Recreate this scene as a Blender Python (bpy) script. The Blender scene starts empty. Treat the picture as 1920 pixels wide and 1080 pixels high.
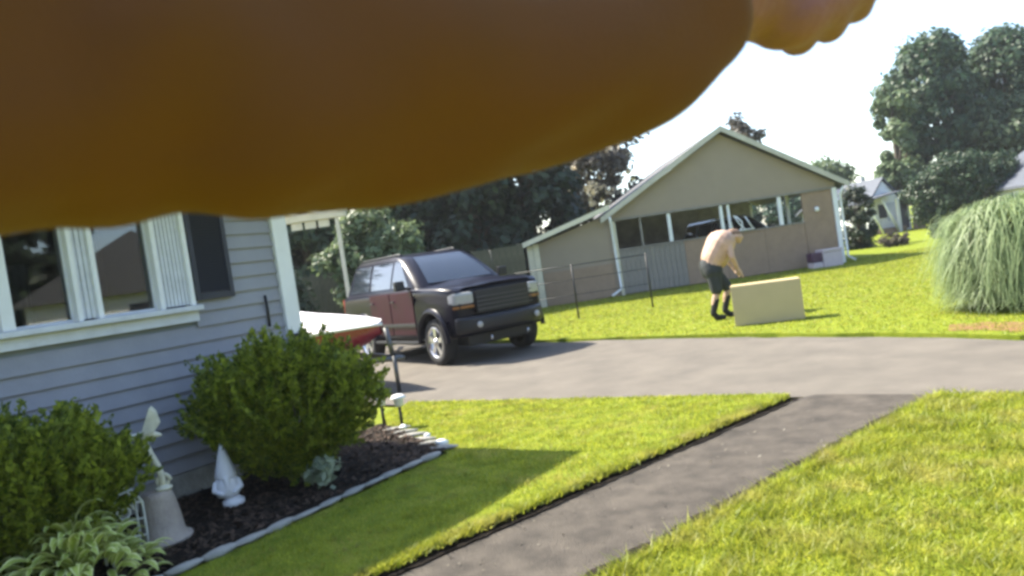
import bpy, bmesh, math, random
import numpy as np
from mathutils import Vector, Matrix

# ------------------------------------------------------------------ camera, sky, sun, exposure
S = bpy.context.scene
COL = S.collection
ROLL, PITCH, CAMH = math.radians(8.5), math.radians(1.82), 1.45
fwd = Vector((0, math.cos(PITCH), -math.sin(PITCH)))
r0 = Vector((1, 0, 0)); u0 = r0.cross(fwd)
cR = r0 * math.cos(ROLL) - u0 * math.sin(ROLL)
cU = r0 * math.sin(ROLL) + u0 * math.cos(ROLL)
cam = bpy.data.cameras.new('camera')
cam.sensor_width = 36; cam.lens = 1400 / 1920 * 36
cam.clip_start = 0.02; cam.clip_end = 2000
cam.dof.use_dof = True; cam.dof.focus_distance = 13.0; cam.dof.aperture_fstop = 9.0
camo = bpy.data.objects.new('camera', cam); COL.objects.link(camo)
M = Matrix((cR, cU, -fwd)).transposed().to_4x4(); M.translation = (0, 0, CAMH)
camo.matrix_world = M
S.camera = camo

SUN_EL = math.radians(50)
tos = Vector((-0.815, 0.58, 0)).normalized() * math.cos(SUN_EL) + Vector((0, 0, math.sin(SUN_EL)))
wd = bpy.data.worlds.new('World'); S.world = wd; wd.use_nodes = True
nt = wd.node_tree
bg = nt.nodes['Background']
sky = nt.nodes.new('ShaderNodeTexSky'); sky.sky_type = 'NISHITA'; sky.sun_disc = False
sky.sun_elevation = SUN_EL; sky.sun_rotation = math.atan2(tos.x, tos.y)
sky.dust_density = 1.5; sky.air_density = 1.0; sky.ozone_density = 1.0; sky.altitude = 100
nt.links.new(sky.outputs[0], bg.inputs[0]); bg.inputs[1].default_value = 0.15
sl = bpy.data.lights.new('sun', 'SUN'); sl.energy = 5.0; sl.angle = math.radians(0.55); sl.color = (1.0, 0.93, 0.80)
so = bpy.data.objects.new('sun', sl); COL.objects.link(so)
so.rotation_euler = tos.to_track_quat('Z', 'Y').to_euler()
S.view_settings.view_transform = 'Standard'; S.view_settings.look = 'None'
S.view_settings.exposure = 1.65; S.view_settings.gamma = 1.0
S.view_settings.use_curve_mapping = False
S.cycles.filter_width = 3.2
S.cycles.max_bounces = 7; S.cycles.transparent_max_bounces = 12
S.cycles.use_denoising = True
rng = np.random.default_rng(7); random.seed(7)

# ------------------------------------------------------------------ helpers
def mat(name, col, rough=0.7, var=0.0, scale=6.0, bump=0.0, bscale=40.0, metal=0.0, coat=0.0, spec=0.4, emit=None, col2=None, detail=6):
    m = bpy.data.materials.new(name); m.use_nodes = True
    n = m.node_tree; b = n.nodes['Principled BSDF']
    b.inputs['Base Color'].default_value = (*col, 1); b.inputs['Roughness'].default_value = rough
    b.inputs['Metallic'].default_value = metal; b.inputs['Specular IOR Level'].default_value = spec
    b.inputs['Coat Weight'].default_value = coat; b.inputs['Coat Roughness'].default_value = 0.06
    tc = n.nodes.new('ShaderNodeTexCoord')
    if var > 0 or col2:
        t = n.nodes.new('ShaderNodeTexNoise'); t.inputs['Scale'].default_value = scale; t.inputs['Detail'].default_value = detail
        t.inputs['Roughness'].default_value = 0.65
        n.links.new(tc.outputs['Object'], t.inputs['Vector'])
        r = n.nodes.new('ShaderNodeValToRGB')
        c2 = col2 or tuple(c * (1 + var) for c in col)
        c1 = tuple(c * (1 - var) for c in col) if not col2 else col
        r.color_ramp.elements[0].position = 0.32; r.color_ramp.elements[1].position = 0.68
        r.color_ramp.elements[0].color = (*c1, 1); r.color_ramp.elements[1].color = (*c2, 1)
        n.links.new(t.outputs[0], r.inputs[0]); n.links.new(r.outputs[0], b.inputs['Base Color'])
        mr = n.nodes.new('ShaderNodeMapRange'); mr.inputs[3].default_value = max(0.03, rough - 0.12); mr.inputs[4].default_value = min(1, rough + 0.1)
        n.links.new(t.outputs[0], mr.inputs[0]); n.links.new(mr.outputs[0], b.inputs['Roughness'])
    if bump > 0:
        t2 = n.nodes.new('ShaderNodeTexNoise'); t2.inputs['Scale'].default_value = bscale; t2.inputs['Detail'].default_value = 6
        n.links.new(tc.outputs['Object'], t2.inputs['Vector'])
        bp = n.nodes.new('ShaderNodeBump'); bp.inputs['Strength'].default_value = bump; bp.inputs['Distance'].default_value = 0.02
        n.links.new(t2.outputs[0], bp.inputs['Height']); n.links.new(bp.outputs[0], b.inputs['Normal'])
    return m

def leafmat(name, c1, c2, trans=0.35, rough=0.5, patch=None):
    m = bpy.data.materials.new(name); m.use_nodes = True
    n = m.node_tree; b = n.nodes['Principled BSDF']; out = n.nodes['Material Output']
    g = n.nodes.new('ShaderNodeNewGeometry'); r = n.nodes.new('ShaderNodeValToRGB')
    r.color_ramp.elements[0].color = (*c1, 1); r.color_ramp.elements[1].color = (*c2, 1)
    n.links.new(g.outputs['Random Per Island'], r.inputs[0])
    src = r.outputs[0]
    if patch:   # straw coloured and darker patches over the lawn
        tc = n.nodes.new('ShaderNodeTexCoord'); tn = n.nodes.new('ShaderNodeTexNoise'); tn.inputs['Scale'].default_value = 3.2; tn.inputs['Detail'].default_value = 5
        n.links.new(tc.outputs['Object'], tn.inputs['Vector'])
        mr = n.nodes.new('ShaderNodeMapRange'); mr.inputs[1].default_value = 0.48; mr.inputs[2].default_value = 0.72; mr.inputs[4].default_value = 0.6
        n.links.new(tn.outputs[0], mr.inputs[0])
        mx0 = n.nodes.new('ShaderNodeMixRGB'); mx0.inputs[2].default_value = (*patch, 1); n.links.new(mr.outputs[0], mx0.inputs[0]); n.links.new(src, mx0.inputs[1])
        tn2 = n.nodes.new('ShaderNodeTexNoise'); tn2.inputs['Scale'].default_value = 7.0; n.links.new(tc.outputs['Object'], tn2.inputs['Vector'])
        mr2 = n.nodes.new('ShaderNodeMapRange'); mr2.inputs[1].default_value = 0.35; mr2.inputs[2].default_value = 0.6; mr2.inputs[3].default_value = 0.72; mr2.inputs[4].default_value = 1.12
        n.links.new(tn2.outputs[0], mr2.inputs[0])
        hv = n.nodes.new('ShaderNodeHueSaturation'); n.links.new(mx0.outputs[0], hv.inputs['Color']); n.links.new(mr2.outputs[0], hv.inputs['Value']); src = hv.outputs[0]
    n.links.new(src, b.inputs['Base Color']); b.inputs['Roughness'].default_value = rough
    b.inputs['Specular IOR Level'].default_value = 0.35
    t = n.nodes.new('ShaderNodeBsdfTranslucent')
    hs = n.nodes.new('ShaderNodeHueSaturation'); hs.inputs['Value'].default_value = 1.5; hs.inputs['Hue'].default_value = 0.485
    n.links.new(src, hs.inputs['Color']); n.links.new(hs.outputs[0], t.inputs[0])
    mx = n.nodes.new('ShaderNodeMixShader'); mx.inputs[0].default_value = trans
    n.links.new(b.outputs[0], mx.inputs[1]); n.links.new(t.outputs[0], mx.inputs[2]); n.links.new(mx.outputs[0], out.inputs[0])
    return m

def glassmat(name, tint=(0.5, 0.55, 0.55), ior=1.75):
    m = bpy.data.materials.new(name); m.use_nodes = True
    n = m.node_tree; out = n.nodes['Material Output']; n.nodes.remove(n.nodes['Principled BSDF'])
    t = n.nodes.new('ShaderNodeBsdfTransparent'); t.inputs[0].default_value = (*tint, 1)
    g = n.nodes.new('ShaderNodeBsdfGlossy'); g.inputs['Roughness'].default_value = 0.02
    f = n.nodes.new('ShaderNodeFresnel'); f.inputs[0].default_value = ior
    mx = n.nodes.new('ShaderNodeMixShader')
    n.links.new(f.outputs[0], mx.inputs[0]); n.links.new(t.outputs[0], mx.inputs[1]); n.links.new(g.outputs[0], mx.inputs[2]); n.links.new(mx.outputs[0], out.inputs[0])
    return m

def tag(o, label=None, cat=None, group=None, kind=None):
    if label: o['label'] = label
    if cat: o['category'] = cat
    if group: o['group'] = group
    if kind: o['kind'] = kind
    return o
def empty(name, loc=(0, 0, 0), rz=0.0, label=None, cat=None, group=None):
    o = bpy.data.objects.new(name, None); COL.objects.link(o); o.location = loc; o.rotation_euler = (0, 0, rz)
    o.empty_display_size = 0.2
    return tag(o, label, cat, group)
def link(name, me, m=None, parent=None, smooth=False):
    o = bpy.data.objects.new(name, me); COL.objects.link(o)
    if m is not None and not me.materials:
        for x in (m if isinstance(m, (list, tuple)) else [m]): me.materials.append(x)
    if parent: o.parent = parent
    if smooth: me.polygons.foreach_set('use_smooth', [True] * len(me.polygons))
    return o
def pyd(name, v, f, m=None, parent=None, smooth=False):
    me = bpy.data.meshes.new(name); me.from_pydata([tuple(x) for x in v], [], [tuple(x) for x in f]); me.update()
    return link(name, me, m, parent, smooth)
def frombm(name, bm, m=None, parent=None, smooth=False):
    bmesh.ops.recalc_face_normals(bm, faces=bm.faces[:])
    me = bpy.data.meshes.new(name); bm.to_mesh(me); bm.free()
    return link(name, me, m, parent, smooth)
def bbox(bm, x0, x1, y0, y1, z0, z1, bev=0.0, mtx=None):
    vs = [bm.verts.new((x, y, z)) for x in (x0, x1) for y in (y0, y1) for z in (z0, z1)]
    fs = [bm.faces.new([vs[i] for i in q]) for q in ((0, 1, 3, 2), (4, 6, 7, 5), (0, 4, 5, 1), (2, 3, 7, 6), (0, 2, 6, 4), (1, 5, 7, 3))]
    if bev > 0:
        es = list({e for f in fs for e in f.edges})
        r = bmesh.ops.bevel(bm, geom=es, offset=bev, segments=2, affect='EDGES', profile=0.6)
        vs = list({v for f in r['faces'] for v in f.verts} | {v for v in vs if v.is_valid})
    if mtx is not None:
        bmesh.ops.transform(bm, matrix=mtx, verts=[v for v in vs if v.is_valid])
    return bm
def box(name, x0, x1, y0, y1, z0, z1, m, parent=None, bev=0.0):
    bm = bmesh.new(); bbox(bm, x0, x1, y0, y1, z0, z1, bev)
    return frombm(name, bm, m, parent)
def tubebm(bm, pts, rad, seg=10, cap=True):
    pts = [Vector(p) for p in pts]; rad = rad if isinstance(rad, (list, tuple)) else [rad] * len(pts)
    rings = []; up = None
    for i, p in enumerate(pts):
        t = (pts[min(i + 1, len(pts) - 1)] - pts[max(i - 1, 0)]).normalized()
        if up is None: up = Vector((0, 0, 1)) if abs(t.z) < 0.9 else Vector((1, 0, 0))
        a = t.cross(up).normalized(); b = a.cross(t).normalized(); up = b
        rings.append([bm.verts.new(p + (a * math.cos(2 * math.pi * k / seg) + b * math.sin(2 * math.pi * k / seg)) * rad[i]) for k in range(seg)])
    for i in range(len(rings) - 1):
        for k in range(seg):
            bm.faces.new((rings[i][k], rings[i][(k + 1) % seg], rings[i + 1][(k + 1) % seg], rings[i + 1][k]))
    if cap:
        bm.faces.new(rings[0][::-1]); bm.faces.new(rings[-1])
def tube(name, pts, rad, m, parent=None, seg=10, smooth=True):
    bm = bmesh.new(); tubebm(bm, pts, rad, seg); return frombm(name, bm, m, parent, smooth)
def lathe(name, prof, m, parent=None, seg=24, smooth=True, loc=(0, 0, 0), torus=False):
    bm = bmesh.new(); rings = []
    for r, z in prof:
        rings.append([bm.verts.new((loc[0] + max(r, 1e-4) * math.cos(2 * math.pi * k / seg), loc[1] + max(r, 1e-4) * math.sin(2 * math.pi * k / seg), loc[2] + z)) for k in range(seg)])
    for i in range(len(rings) - 1):
        for k in range(seg): bm.faces.new((rings[i][k], rings[i][(k + 1) % seg], rings[i + 1][(k + 1) % seg], rings[i + 1][k]))
    if torus:
        for k in range(seg): bm.faces.new((rings[-1][k], rings[-1][(k + 1) % seg], rings[0][(k + 1) % seg], rings[0][k]))
    else:
        bm.faces.new(rings[0][::-1]); bm.faces.new(rings[-1])
    return frombm(name, bm, m, parent, smooth)
def prism(name, poly, y0, y1, m, parent=None, bev=0.0, axis='y', seg=3, smooth=False):
    """polygon in (a,b) extruded; axis y: (x,z) swept in y; axis z: (x,y) swept in z; axis x: (y,z) swept in x"""
    bm = bmesh.new()
    def mk(a, b, c): return {'y': (a, c, b), 'z': (a, b, c), 'x': (c, a, b)}[axis]
    A = [bm.verts.new(mk(a, b, y0)) for a, b in poly]; B = [bm.verts.new(mk(a, b, y1)) for a, b in poly]
    f1 = bm.faces.new(A[::-1]); f2 = bm.faces.new(B)
    for i in range(len(poly)):
        j = (i + 1) % len(poly); bm.faces.new((A[i], A[j], B[j], B[i]))
    bmesh.ops.recalc_face_normals(bm, faces=bm.faces[:])
    if bev > 0:
        bmesh.ops.bevel(bm, geom=list(f1.edges) + list(f2.edges), offset=bev, segments=seg, affect='EDGES', profile=0.6, clamp_overlap=True)
    o = frombm(name, bm, m, parent, smooth)
    return o
def autosmooth(o, ang=35):
    me = o.data; me.polygons.foreach_set('use_smooth', [True] * len(me.polygons))
    bm = bmesh.new(); bm.from_mesh(me)
    for e in bm.edges:
        e.smooth = not (len(e.link_faces) == 2 and e.calc_face_angle(0) > math.radians(ang))
    bm.to_mesh(me); bm.free(); return o
def copy_tree(o, parent=None):
    c = o.copy(); COL.objects.link(c)
    if parent: c.parent = parent
    for ch in o.children: copy_tree(ch, c)
    return c
def flesh(name, caps, m, parent=None, vox=0.012, smooth_it=6, tweak=None):
    """one continuous surface from tapered limbs: list of (p0, r0, p1, r1)"""
    bm = bmesh.new()
    for p0, ra, p1, rb in caps:
        p0, p1 = Vector(p0), Vector(p1); n = 6
        ax = p1 - p0; L = max(ax.length, 1e-5)
        for i in range(n + 1):
            pass
        t = ax.normalized() if ax.length > 1e-5 else Vector((0, 0, 1))
        pts = [p0 - t * ra * math.cos(a) for a in (0.15, 0.6, 1.1)] + [p0, p1] + [p1 + t * rb * math.cos(a) for a in (1.1, 0.6, 0.15)]
        rr = [ra * math.sin(a) for a in (0.15, 0.6, 1.1)] + [ra, rb] + [rb * math.sin(a) for a in (1.1, 0.6, 0.15)]
        tubebm(bm, pts, rr, 14)
    bmesh.ops.recalc_face_normals(bm, faces=bm.faces[:])
    me = bpy.data.meshes.new('tmp'); bm.to_mesh(me); bm.free()
    o = bpy.data.objects.new('tmp', me); COL.objects.link(o)
    r = o.modifiers.new('r', 'REMESH'); r.mode = 'VOXEL'; r.voxel_size = vox
    s = o.modifiers.new('s', 'SMOOTH'); s.iterations = smooth_it; s.factor = 0.5
    dg = bpy.context.evaluated_depsgraph_get(); dg.update()
    me2 = bpy.data.meshes.new_from_object(o.evaluated_get(dg)); me2.name = name
    bpy.data.objects.remove(o)
    if tweak: tweak(me2)
    me2.materials.clear()
    return link(name, me2, m, parent, True)

def leaves(name, pos, nrm, size, m, parent=None, aspect=1.9, curl=0.0):
    """many separate small leaf faces (a folded diamond each)"""
    n = len(pos); nrm = nrm / (np.linalg.norm(nrm, axis=1, keepdims=True) + 1e-9)
    rv = rng.normal(size=(n, 3)); t = np.cross(nrm, rv); t /= (np.linalg.norm(t, axis=1, keepdims=True) + 1e-9)
    b = np.cross(nrm, t)
    s = (size * rng.uniform(0.6, 1.3, n))[:, None]
    v = np.empty((n, 4, 3)); v[:, 0] = pos - t * s * aspect * 0.5; v[:, 1] = pos + b * s * 0.5 + nrm * s * curl
    v[:, 2] = pos + t * s * aspect * 0.5; v[:, 3] = pos - b * s * 0.5 + nrm * s * curl
    return quads(name, v.reshape(-1, 3), n, m, parent)
def quads(name, v, n, m, parent=None, k=4):
    me = bpy.data.meshes.new(name); me.vertices.add(len(v)); me.vertices.foreach_set('co', v.astype(np.float32).ravel())
    me.loops.add(n * k); me.loops.foreach_set('vertex_index', np.arange(n * k, dtype=np.int32))
    me.polygons.add(n); me.polygons.foreach_set('loop_start', np.arange(0, n * k, k, dtype=np.int32))
    me.update(calc_edges=True); me.validate()
    return link(name, me, m, parent)

def clumps(center, rad, nclump, nleaf, cr, shape='round', shell=0.55, squash=0.8):
    c = np.array(center, float); R = np.array(rad, float)
    P = rng.normal(size=(nclump, 3)); P /= np.linalg.norm(P, axis=1, keepdims=True)
    P *= (shell + (1 - shell) * rng.random((nclump, 1))) * rng.uniform(0.82, 1.08, (nclump, 1))
    if shape == 'cone':
        h = rng.random(nclump) ** 1.35; a = rng.uniform(0, 2 * math.pi, nclump); q = (1 - h) * np.sqrt(rng.uniform(0.35, 1.05, nclump))
        P = np.stack([np.cos(a) * q, np.sin(a) * q, h * 2 - 1], 1)
    if shape == 'column':
        h = rng.uniform(-1, 1, nclump); a = rng.uniform(0, 2 * math.pi, nclump); q = np.sqrt(np.clip(1 - np.abs(h) ** 3, 0.05, 1)) * np.sqrt(rng.uniform(0.4, 1.05, nclump))
        P = np.stack([np.cos(a) * q, np.sin(a) * q, h], 1)
    C = c + P * R
    k = rng.integers(0, nclump, nleaf)
    off = rng.normal(size=(nleaf, 3)); off /= np.linalg.norm(off, axis=1, keepdims=True)
    sc = cr * rng.uniform(0.6, 1.35, nclump)[k][:, None]
    off = off * sc * (rng.random((nleaf, 1)) ** 0.45); off[:, 2] *= squash
    pos = C[k] + off
    nrm = off / (np.linalg.norm(off, axis=1, keepdims=True) + 1e-9) + np.array([0, 0, 0.45]) + rng.normal(size=(nleaf, 3)) * 0.5
    return pos, nrm, C

def tree(name, loc, height, crown_c, crown_r, nleaf, lsize, m, label, cat='tree', group=None, shape='round', ncl=60, cr=0.8, trunk=0.18, bark=None, shell=0.5):
    t = empty(name, loc, 0, label, cat, group)
    cc = np.array([0, 0, crown_c]); pos, nrm, C = clumps(cc, crown_r, ncl, nleaf, cr, shape, shell)
    pos[:, 2] = np.maximum(pos[:, 2], 0.05)
    bm = bmesh.new()
    top = crown_c + crown_r[2] * (0.7 if shape != 'round' else 0.3)
    tubebm(bm, [(0, 0, -0.1), (0.05, 0.03, top * 0.35), (-0.06, 0.05, top * 0.7), (0.02, 0, top)], [trunk * 1.25, trunk * 0.95, trunk * 0.65, trunk * 0.2], 9)
    for i in range(min(14, ncl)):
        e = C[i]; z0 = min(top * 0.9, max(top * 0.25, e[2] * rng.uniform(0.45, 0.75)))
        mid = (e[0] * 0.45, e[1] * 0.45, z0 + (e[2] - z0) * 0.6)
        tubebm(bm, [(0, 0, z0), mid, tuple(e)], [trunk * 0.38, trunk * 0.22, trunk * 0.07], 6)
    frombm('trunk', bm, bark or BARK, t, True)
    leaves('crown', pos, nrm, lsize, m, t)
    return t

# ------------------------------------------------------------------ materials
BARK = mat('bark', (0.09, 0.07, 0.05), 0.9, 0.4, 9, 0.6, 30)
GRASS = leafmat('grass_blades', (0.13, 0.182, 0.012), (0.335, 0.362, 0.042), 0.45, patch=(0.40, 0.35, 0.10))
TURF = mat('turf', (0.12, 0.165, 0.012), 0.95, 0, 7, 0.9, 90, col2=(0.215, 0.245, 0.026), spec=0.1)
SOIL = mat('dark_soil', (0.022, 0.017, 0.013), 0.95, 0.45, 18, 1.0, 60, spec=0.1)
ASPH = mat('path_asphalt', (0.047, 0.041, 0.034), 0.92, 0, 4.5, 0.8, 120, col2=(0.112, 0.096, 0.077), spec=0.2, detail=12)
DRIVE = mat('driveway_gravel', (0.112, 0.100, 0.084), 0.95, 0, 1.6, 0.6, 120, col2=(0.160, 0.142, 0.117), detail=12, spec=0.15)
DIRT = mat('bare_orange_dirt', (0.20, 0.10, 0.055), 0.95, 0, 4, 0.6, 60, col2=(0.17, 0.14, 0.04), spec=0.1)
SIDING = mat('grey_blue_siding', (0.275, 0.272, 0.300), 0.62, 0.08, 3, 0.12, 60)
GWALL = mat('grey_wall', (0.2, 0.22, 0.25), 0.8, 0.1, 3)
WHITE = mat('white_paint', (0.78, 0.78, 0.77), 0.5, 0.05, 5, 0.08, 50)
BEIGE = mat('beige_trim', (0.46, 0.43, 0.36), 0.6, 0.12, 5, 0.1, 50)
WHITE2 = mat('aged_white_paint', (0.62, 0.63, 0.66), 0.6, 0.1, 8, 0.1, 60)
CREAM = mat('cream_paint', (0.66, 0.60, 0.46), 0.6, 0.1, 6, 0.1, 60)
SHUT = mat('charcoal_shutter', (0.035, 0.037, 0.052), 0.55, 0.1, 6)
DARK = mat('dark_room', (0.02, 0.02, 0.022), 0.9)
ROOF = mat('grey_shingle', (0.10, 0.10, 0.105), 0.9, 0.25, 14, 0.6, 30)
GLASS = glassmat('window_glass', (0.45, 0.48, 0.5), 1.9)
GABLE = mat('tan_grey_siding', (0.29, 0.23, 0.17), 0.75, 0.05, 2, 0.1, 30)
BOARDS = mat('weathered_grey_board', (0.23, 0.205, 0.175), 0.8, 0.16, 5, 0.3, 40)
BROWNW = mat('brown_wall_board', (0.29, 0.20, 0.135), 0.8, 0.12, 4, 0.2, 40)
OLIVE = mat('weathered_fence_wood', (0.085, 0.08, 0.055), 0.85, 0.25, 5, 0.4, 40)
BLACKM = mat('black_metal', (0.015, 0.015, 0.016), 0.5)
CONC = mat('pale_stone', (0.29, 0.28, 0.25), 0.9, 0.25, 9, 0.5, 40)
L_BUSH = leafmat('bush_leaf', (0.035, 0.065, 0.006), (0.28, 0.33, 0.035), 0.3)
L_DARK = leafmat('dark_leaf', (0.014, 0.026, 0.014), (0.04, 0.062, 0.028), 0.2)
L_HEDGE = leafmat('hedge_leaf', (0.012, 0.03, 0.010), (0.035, 0.07, 0.025), 0.15)
L_GREEN = leafmat('deep_green_leaf', (0.018, 0.045, 0.020), (0.065, 0.11, 0.05), 0.3)
L_MID = leafmat('mid_leaf', (0.030, 0.055, 0.028), (0.085, 0.12, 0.055), 0.3)
L_BLUE = leafmat('blue_green_leaf', (0.03, 0.065, 0.042), (0.08, 0.13, 0.085), 0.25)
L_PALE = leafmat('pale_leaf', (0.07, 0.11, 0.05), (0.15, 0.2, 0.10), 0.35)
L_TWIG = leafmat('brown_leaf', (0.05, 0.045, 0.03), (0.13, 0.11, 0.08), 0.3)

# ------------------------------------------------------------------ ground
def sheet(name, poly, z, m, kind='structure', thick=0.0, jitter=0.0, parent=None, step=None):
    P = []
    for i, a in enumerate(poly):
        b = poly[(i + 1) % len(poly)]; L = math.dist(a, b); n = max(1, int(L / step)) if step else 1
        for k in range(n):
            t = k / n; x, y = a[0] + (b[0] - a[0]) * t, a[1] + (b[1] - a[1]) * t
            if k > 0 and jitter: x += random.gauss(0, jitter); y += random.gauss(0, jitter)
            P.append((x, y))
    bm = bmesh.new(); top = [bm.verts.new((x, y, z)) for x, y in P]; bm.faces.new(top)
    if thick:
        bot = [bm.verts.new((x, y, z - thick)) for x, y in P]
        for i in range(len(P)):
            j = (i + 1) % len(P); bm.faces.new((top[i], bot[i], bot[j], top[j]))
    o = frombm(name, bm, m, parent)
    if kind: o['kind'] = kind
    return o
g = sheet('ground', [(-400, -300), (400, -300), (400, 700), (-400, 700)], -0.06, TURF)

PL0, PL1 = Vector((-1.9, 2.80)), Vector((2.30, 6.11))     # path, left edge
PR0, PR1 = Vector((-0.9, 2.48)), Vector((3.01, 5.64))     # path, right edge
path = sheet('path', [(-1.9, 2.8), (-0.95, 2.42), (3.06, 5.60), (3.30, 5.55), (2.42, 6.28), (2.2, 6.22)], -0.022, ASPH, jitter=0.008, step=0.3)
near = [(-4.2, 10.9), (-2.6, 9.75), (-1.46, 8.88), (0.4, 7.62), (2.22, 6.36), (3.0, 5.72), (3.47, 5.30), (5.2, 3.6), (8, 0.2)]
far = [(13, 0.5), (8.0, 4.3), (5.4, 6.7), (4.85, 7.3), (4.33, 8.39), (3.12, 10.29), (1.9, 11.75), (0.51, 13.3), (-1.2, 15.3), (-2.6, 17.5), (-6.0, 18.2)]
drive = sheet('driveway', near + far + [(-7.5, 14.0)], -0.03, DRIVE, jitter=0.03, step=0.35)
lawn_left = [(-0.72, 6.00), (-1.10, 6.75), (-1.42, 7.4), (-1.62, 8.2), (-1.40, 8.80), (0.42, 7.56), (2.20, 6.30), (-1.95, 2.86), (-3.8, 1.5), (-3.9, 1.5)]
o = sheet('lawn', lawn_left, 0.012, [TURF, SOIL], jitter=0.010, step=0.14, thick=0.07)
for p in o.data.polygons: p.material_index = 0 if abs(p.normal.z) > 0.5 else 1
lawn_right = [(-0.86, 2.43), (3.06, 5.57), (3.50, 5.24), (5.25, 3.5), (8, 0), (8, -3), (-4, -3), (-4, 0)]
o = sheet('lawn', lawn_right, 0.008, [TURF, SOIL], jitter=0.010, step=0.14, thick=0.07)
for p in o.data.polygons: p.material_index = 0 if abs(p.normal.z) > 0.5 else 1
lawn_far = [(0.55, 13.42), (1.95, 11.85), (3.18, 10.38), (4.40, 8.46), (4.92, 7.38), (5.5, 6.8), (8.1, 4.4), (13, 0.6), (60, 5), (60, 60), (-8, 60), (-8, 19), (-2.6, 17.7), (-1.1, 15.4)]
o = sheet('lawn', lawn_far, 0.004, TURF, thick=0.06, jitter=0.03, step=0.4)
dp = sheet('dirt_patch', [(4.72, 8.25), (5.12, 7.55), (5.55, 7.25), (5.8, 7.7), (5.4, 8.2), (4.95, 8.6)], 0.008, DIRT, jitter=0.05, step=0.11)
# dug soil strips along the path
def strip(a, b, wdt, off):
    a, b = Vector(a), Vector(b); t = (b - a).normalized(); n = Vector((-t.y, t.x)); L = (b - a).length; k = int(L / 0.07)
    v = []; f = []
    for i in range(k + 1):
        c = a + t * (L * i / k) + n * off; w = wdt * random.uniform(0.1, 1.4)
        v += [(*(c + n * w * 0.5), -0.012), (*(c - n * w * 0.5), -0.012)]
        if i: f.append((2 * i - 2, 2 * i - 1, 2 * i + 1, 2 * i))
    return tag(pyd('soil_strip', v, f, SOIL), kind='structure')
strip((-1.9, 2.86), (2.2, 6.2), 0.045, -0.015)
strip((-0.88, 2.47), (2.72, 5.37), 0.055, 0.06)
# grass blades
def inpoly(pts, poly):
    x, y = pts[:, 0], pts[:, 1]; r = np.zeros(len(x), bool); j = len(poly) - 1
    for i in range(len(poly)):
        xi, yi = poly[i]; xj, yj = poly[j]
        c = ((yi > y) != (yj > y)) & (x < (xj - xi) * (y - yi) / (yj - yi + 1e-12) + xi); r ^= c; j = i
    return r
def blades(name, poly, bounds, n, h, wd_, z, label, lean=0.5):
    x0, x1, y0, y1 = bounds
    p = np.stack([rng.uniform(x0, x1, n), rng.uniform(y0, y1, n)], 1); p = p[inpoly(p, poly)]; n = len(p)
    d = np.hypot(p[:, 0], p[:, 1]); a = rng.uniform(0, 2 * math.pi, n)
    patch = 0.75 + 0.5 * (np.sin(p[:, 0] * 5.1 + np.sin(p[:, 1] * 3.7) * 2) * np.sin(p[:, 1] * 6.3 + p[:, 0] * 2.1) > 0.1)
    hh = h * rng.uniform(0.5, 1.35, n) * patch; w = wd_ * (0.6 + d / 7)
    base = np.column_stack([p, np.full(n, z)]); t = np.column_stack([np.cos(a), np.sin(a), np.zeros(n)]) * w[:, None]
    ln = np.column_stack([rng.normal(0, lean, n), rng.normal(0, lean, n), np.ones(n)]) * hh[:, None]
    v = np.stack([base - t, base + t, base + ln], 1).reshape(-1, 3)
    o = quads(name, v, n, GRASS, None, 3); tag(o, label, 'grass', kind='stuff'); return o
blades('grass', lawn_right, (-0.6, 7.5, 2.0, 5.6), 210000, 0.042, 0.0038, 0.008, 'long tufted sunlit grass in the foreground right of the path', 0.75)
blades('grass', lawn_left, (-4, 2.3, 1.4, 8.9), 210000, 0.020, 0.003, 0.012, 'short mown grass between the garden bed and the path', 0.5)
blades('grass', [(x, y) for x, y in lawn_far[:8]] + [(16, 9), (14, 24), (-2, 24), (-2.4, 17.8), (-1.1, 15.4)], (-2.5, 15, 4, 24), 210000, 0.022, 0.0045, 0.004, 'bright grass between the driveway and the gabled carport')
# overhanging fringe along the path edges
def fringe(a, b, n, h, z, label, sp=0.02):
    a, b = np.array(a), np.array(b); t = rng.random(n)[:, None]; p = a + (b - a) * t + rng.normal(0, sp, (n, 2))
    an = rng.uniform(0, 6.28, n); base = np.column_stack([p, np.full(n, z)]); w = np.column_stack([np.cos(an), np.sin(an), np.zeros(n)]) * 0.005
    hh = h * rng.uniform(0.4, 1.3, n); ln = np.column_stack([rng.normal(0, 0.8, n), rng.normal(0, 0.8, n), np.ones(n)]) * hh[:, None]
    return tag(quads('grass', np.stack([base - w, base + w, base + ln], 1).reshape(-1, 3), n, GRASS, None, 3), label, 'grass', kind='stuff')
fringe((-0.80, 2.43), (3.0, 5.5), 5000, 0.05, 0.008, 'ragged grass fringe on the right edge of the path')
fringe((-1.95, 2.9), (2.1, 6.22), 13000, 0.042, 0.004, 'ragged grass fringe on the left edge of the path', 0.028)

# loose bits on the path
ps, nr = [], []
for _ in range(170):
    t_ = random.random(); k_ = random.uniform(0.04, 0.96); a_ = PL0.lerp(PL1, t_); b_ = PR0.lerp(PR1, t_); q = a_.lerp(b_, k_ if random.random() < .6 else random.choice((random.uniform(.02, .1), random.uniform(.9, .98)))); ps.append((q.x, q.y, -0.014)); nr.append((random.gauss(0, .4), random.gauss(0, .4), 1))
tag(leaves('path_litter', np.array(ps), np.array(nr), 0.012, leafmat('litter', (0.04, 0.03, 0.015), (0.22, 0.19, 0.13), 0.1), None, 1.6), 'scattered grit and dry clippings on the path', 'litter', kind='stuff')
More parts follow.
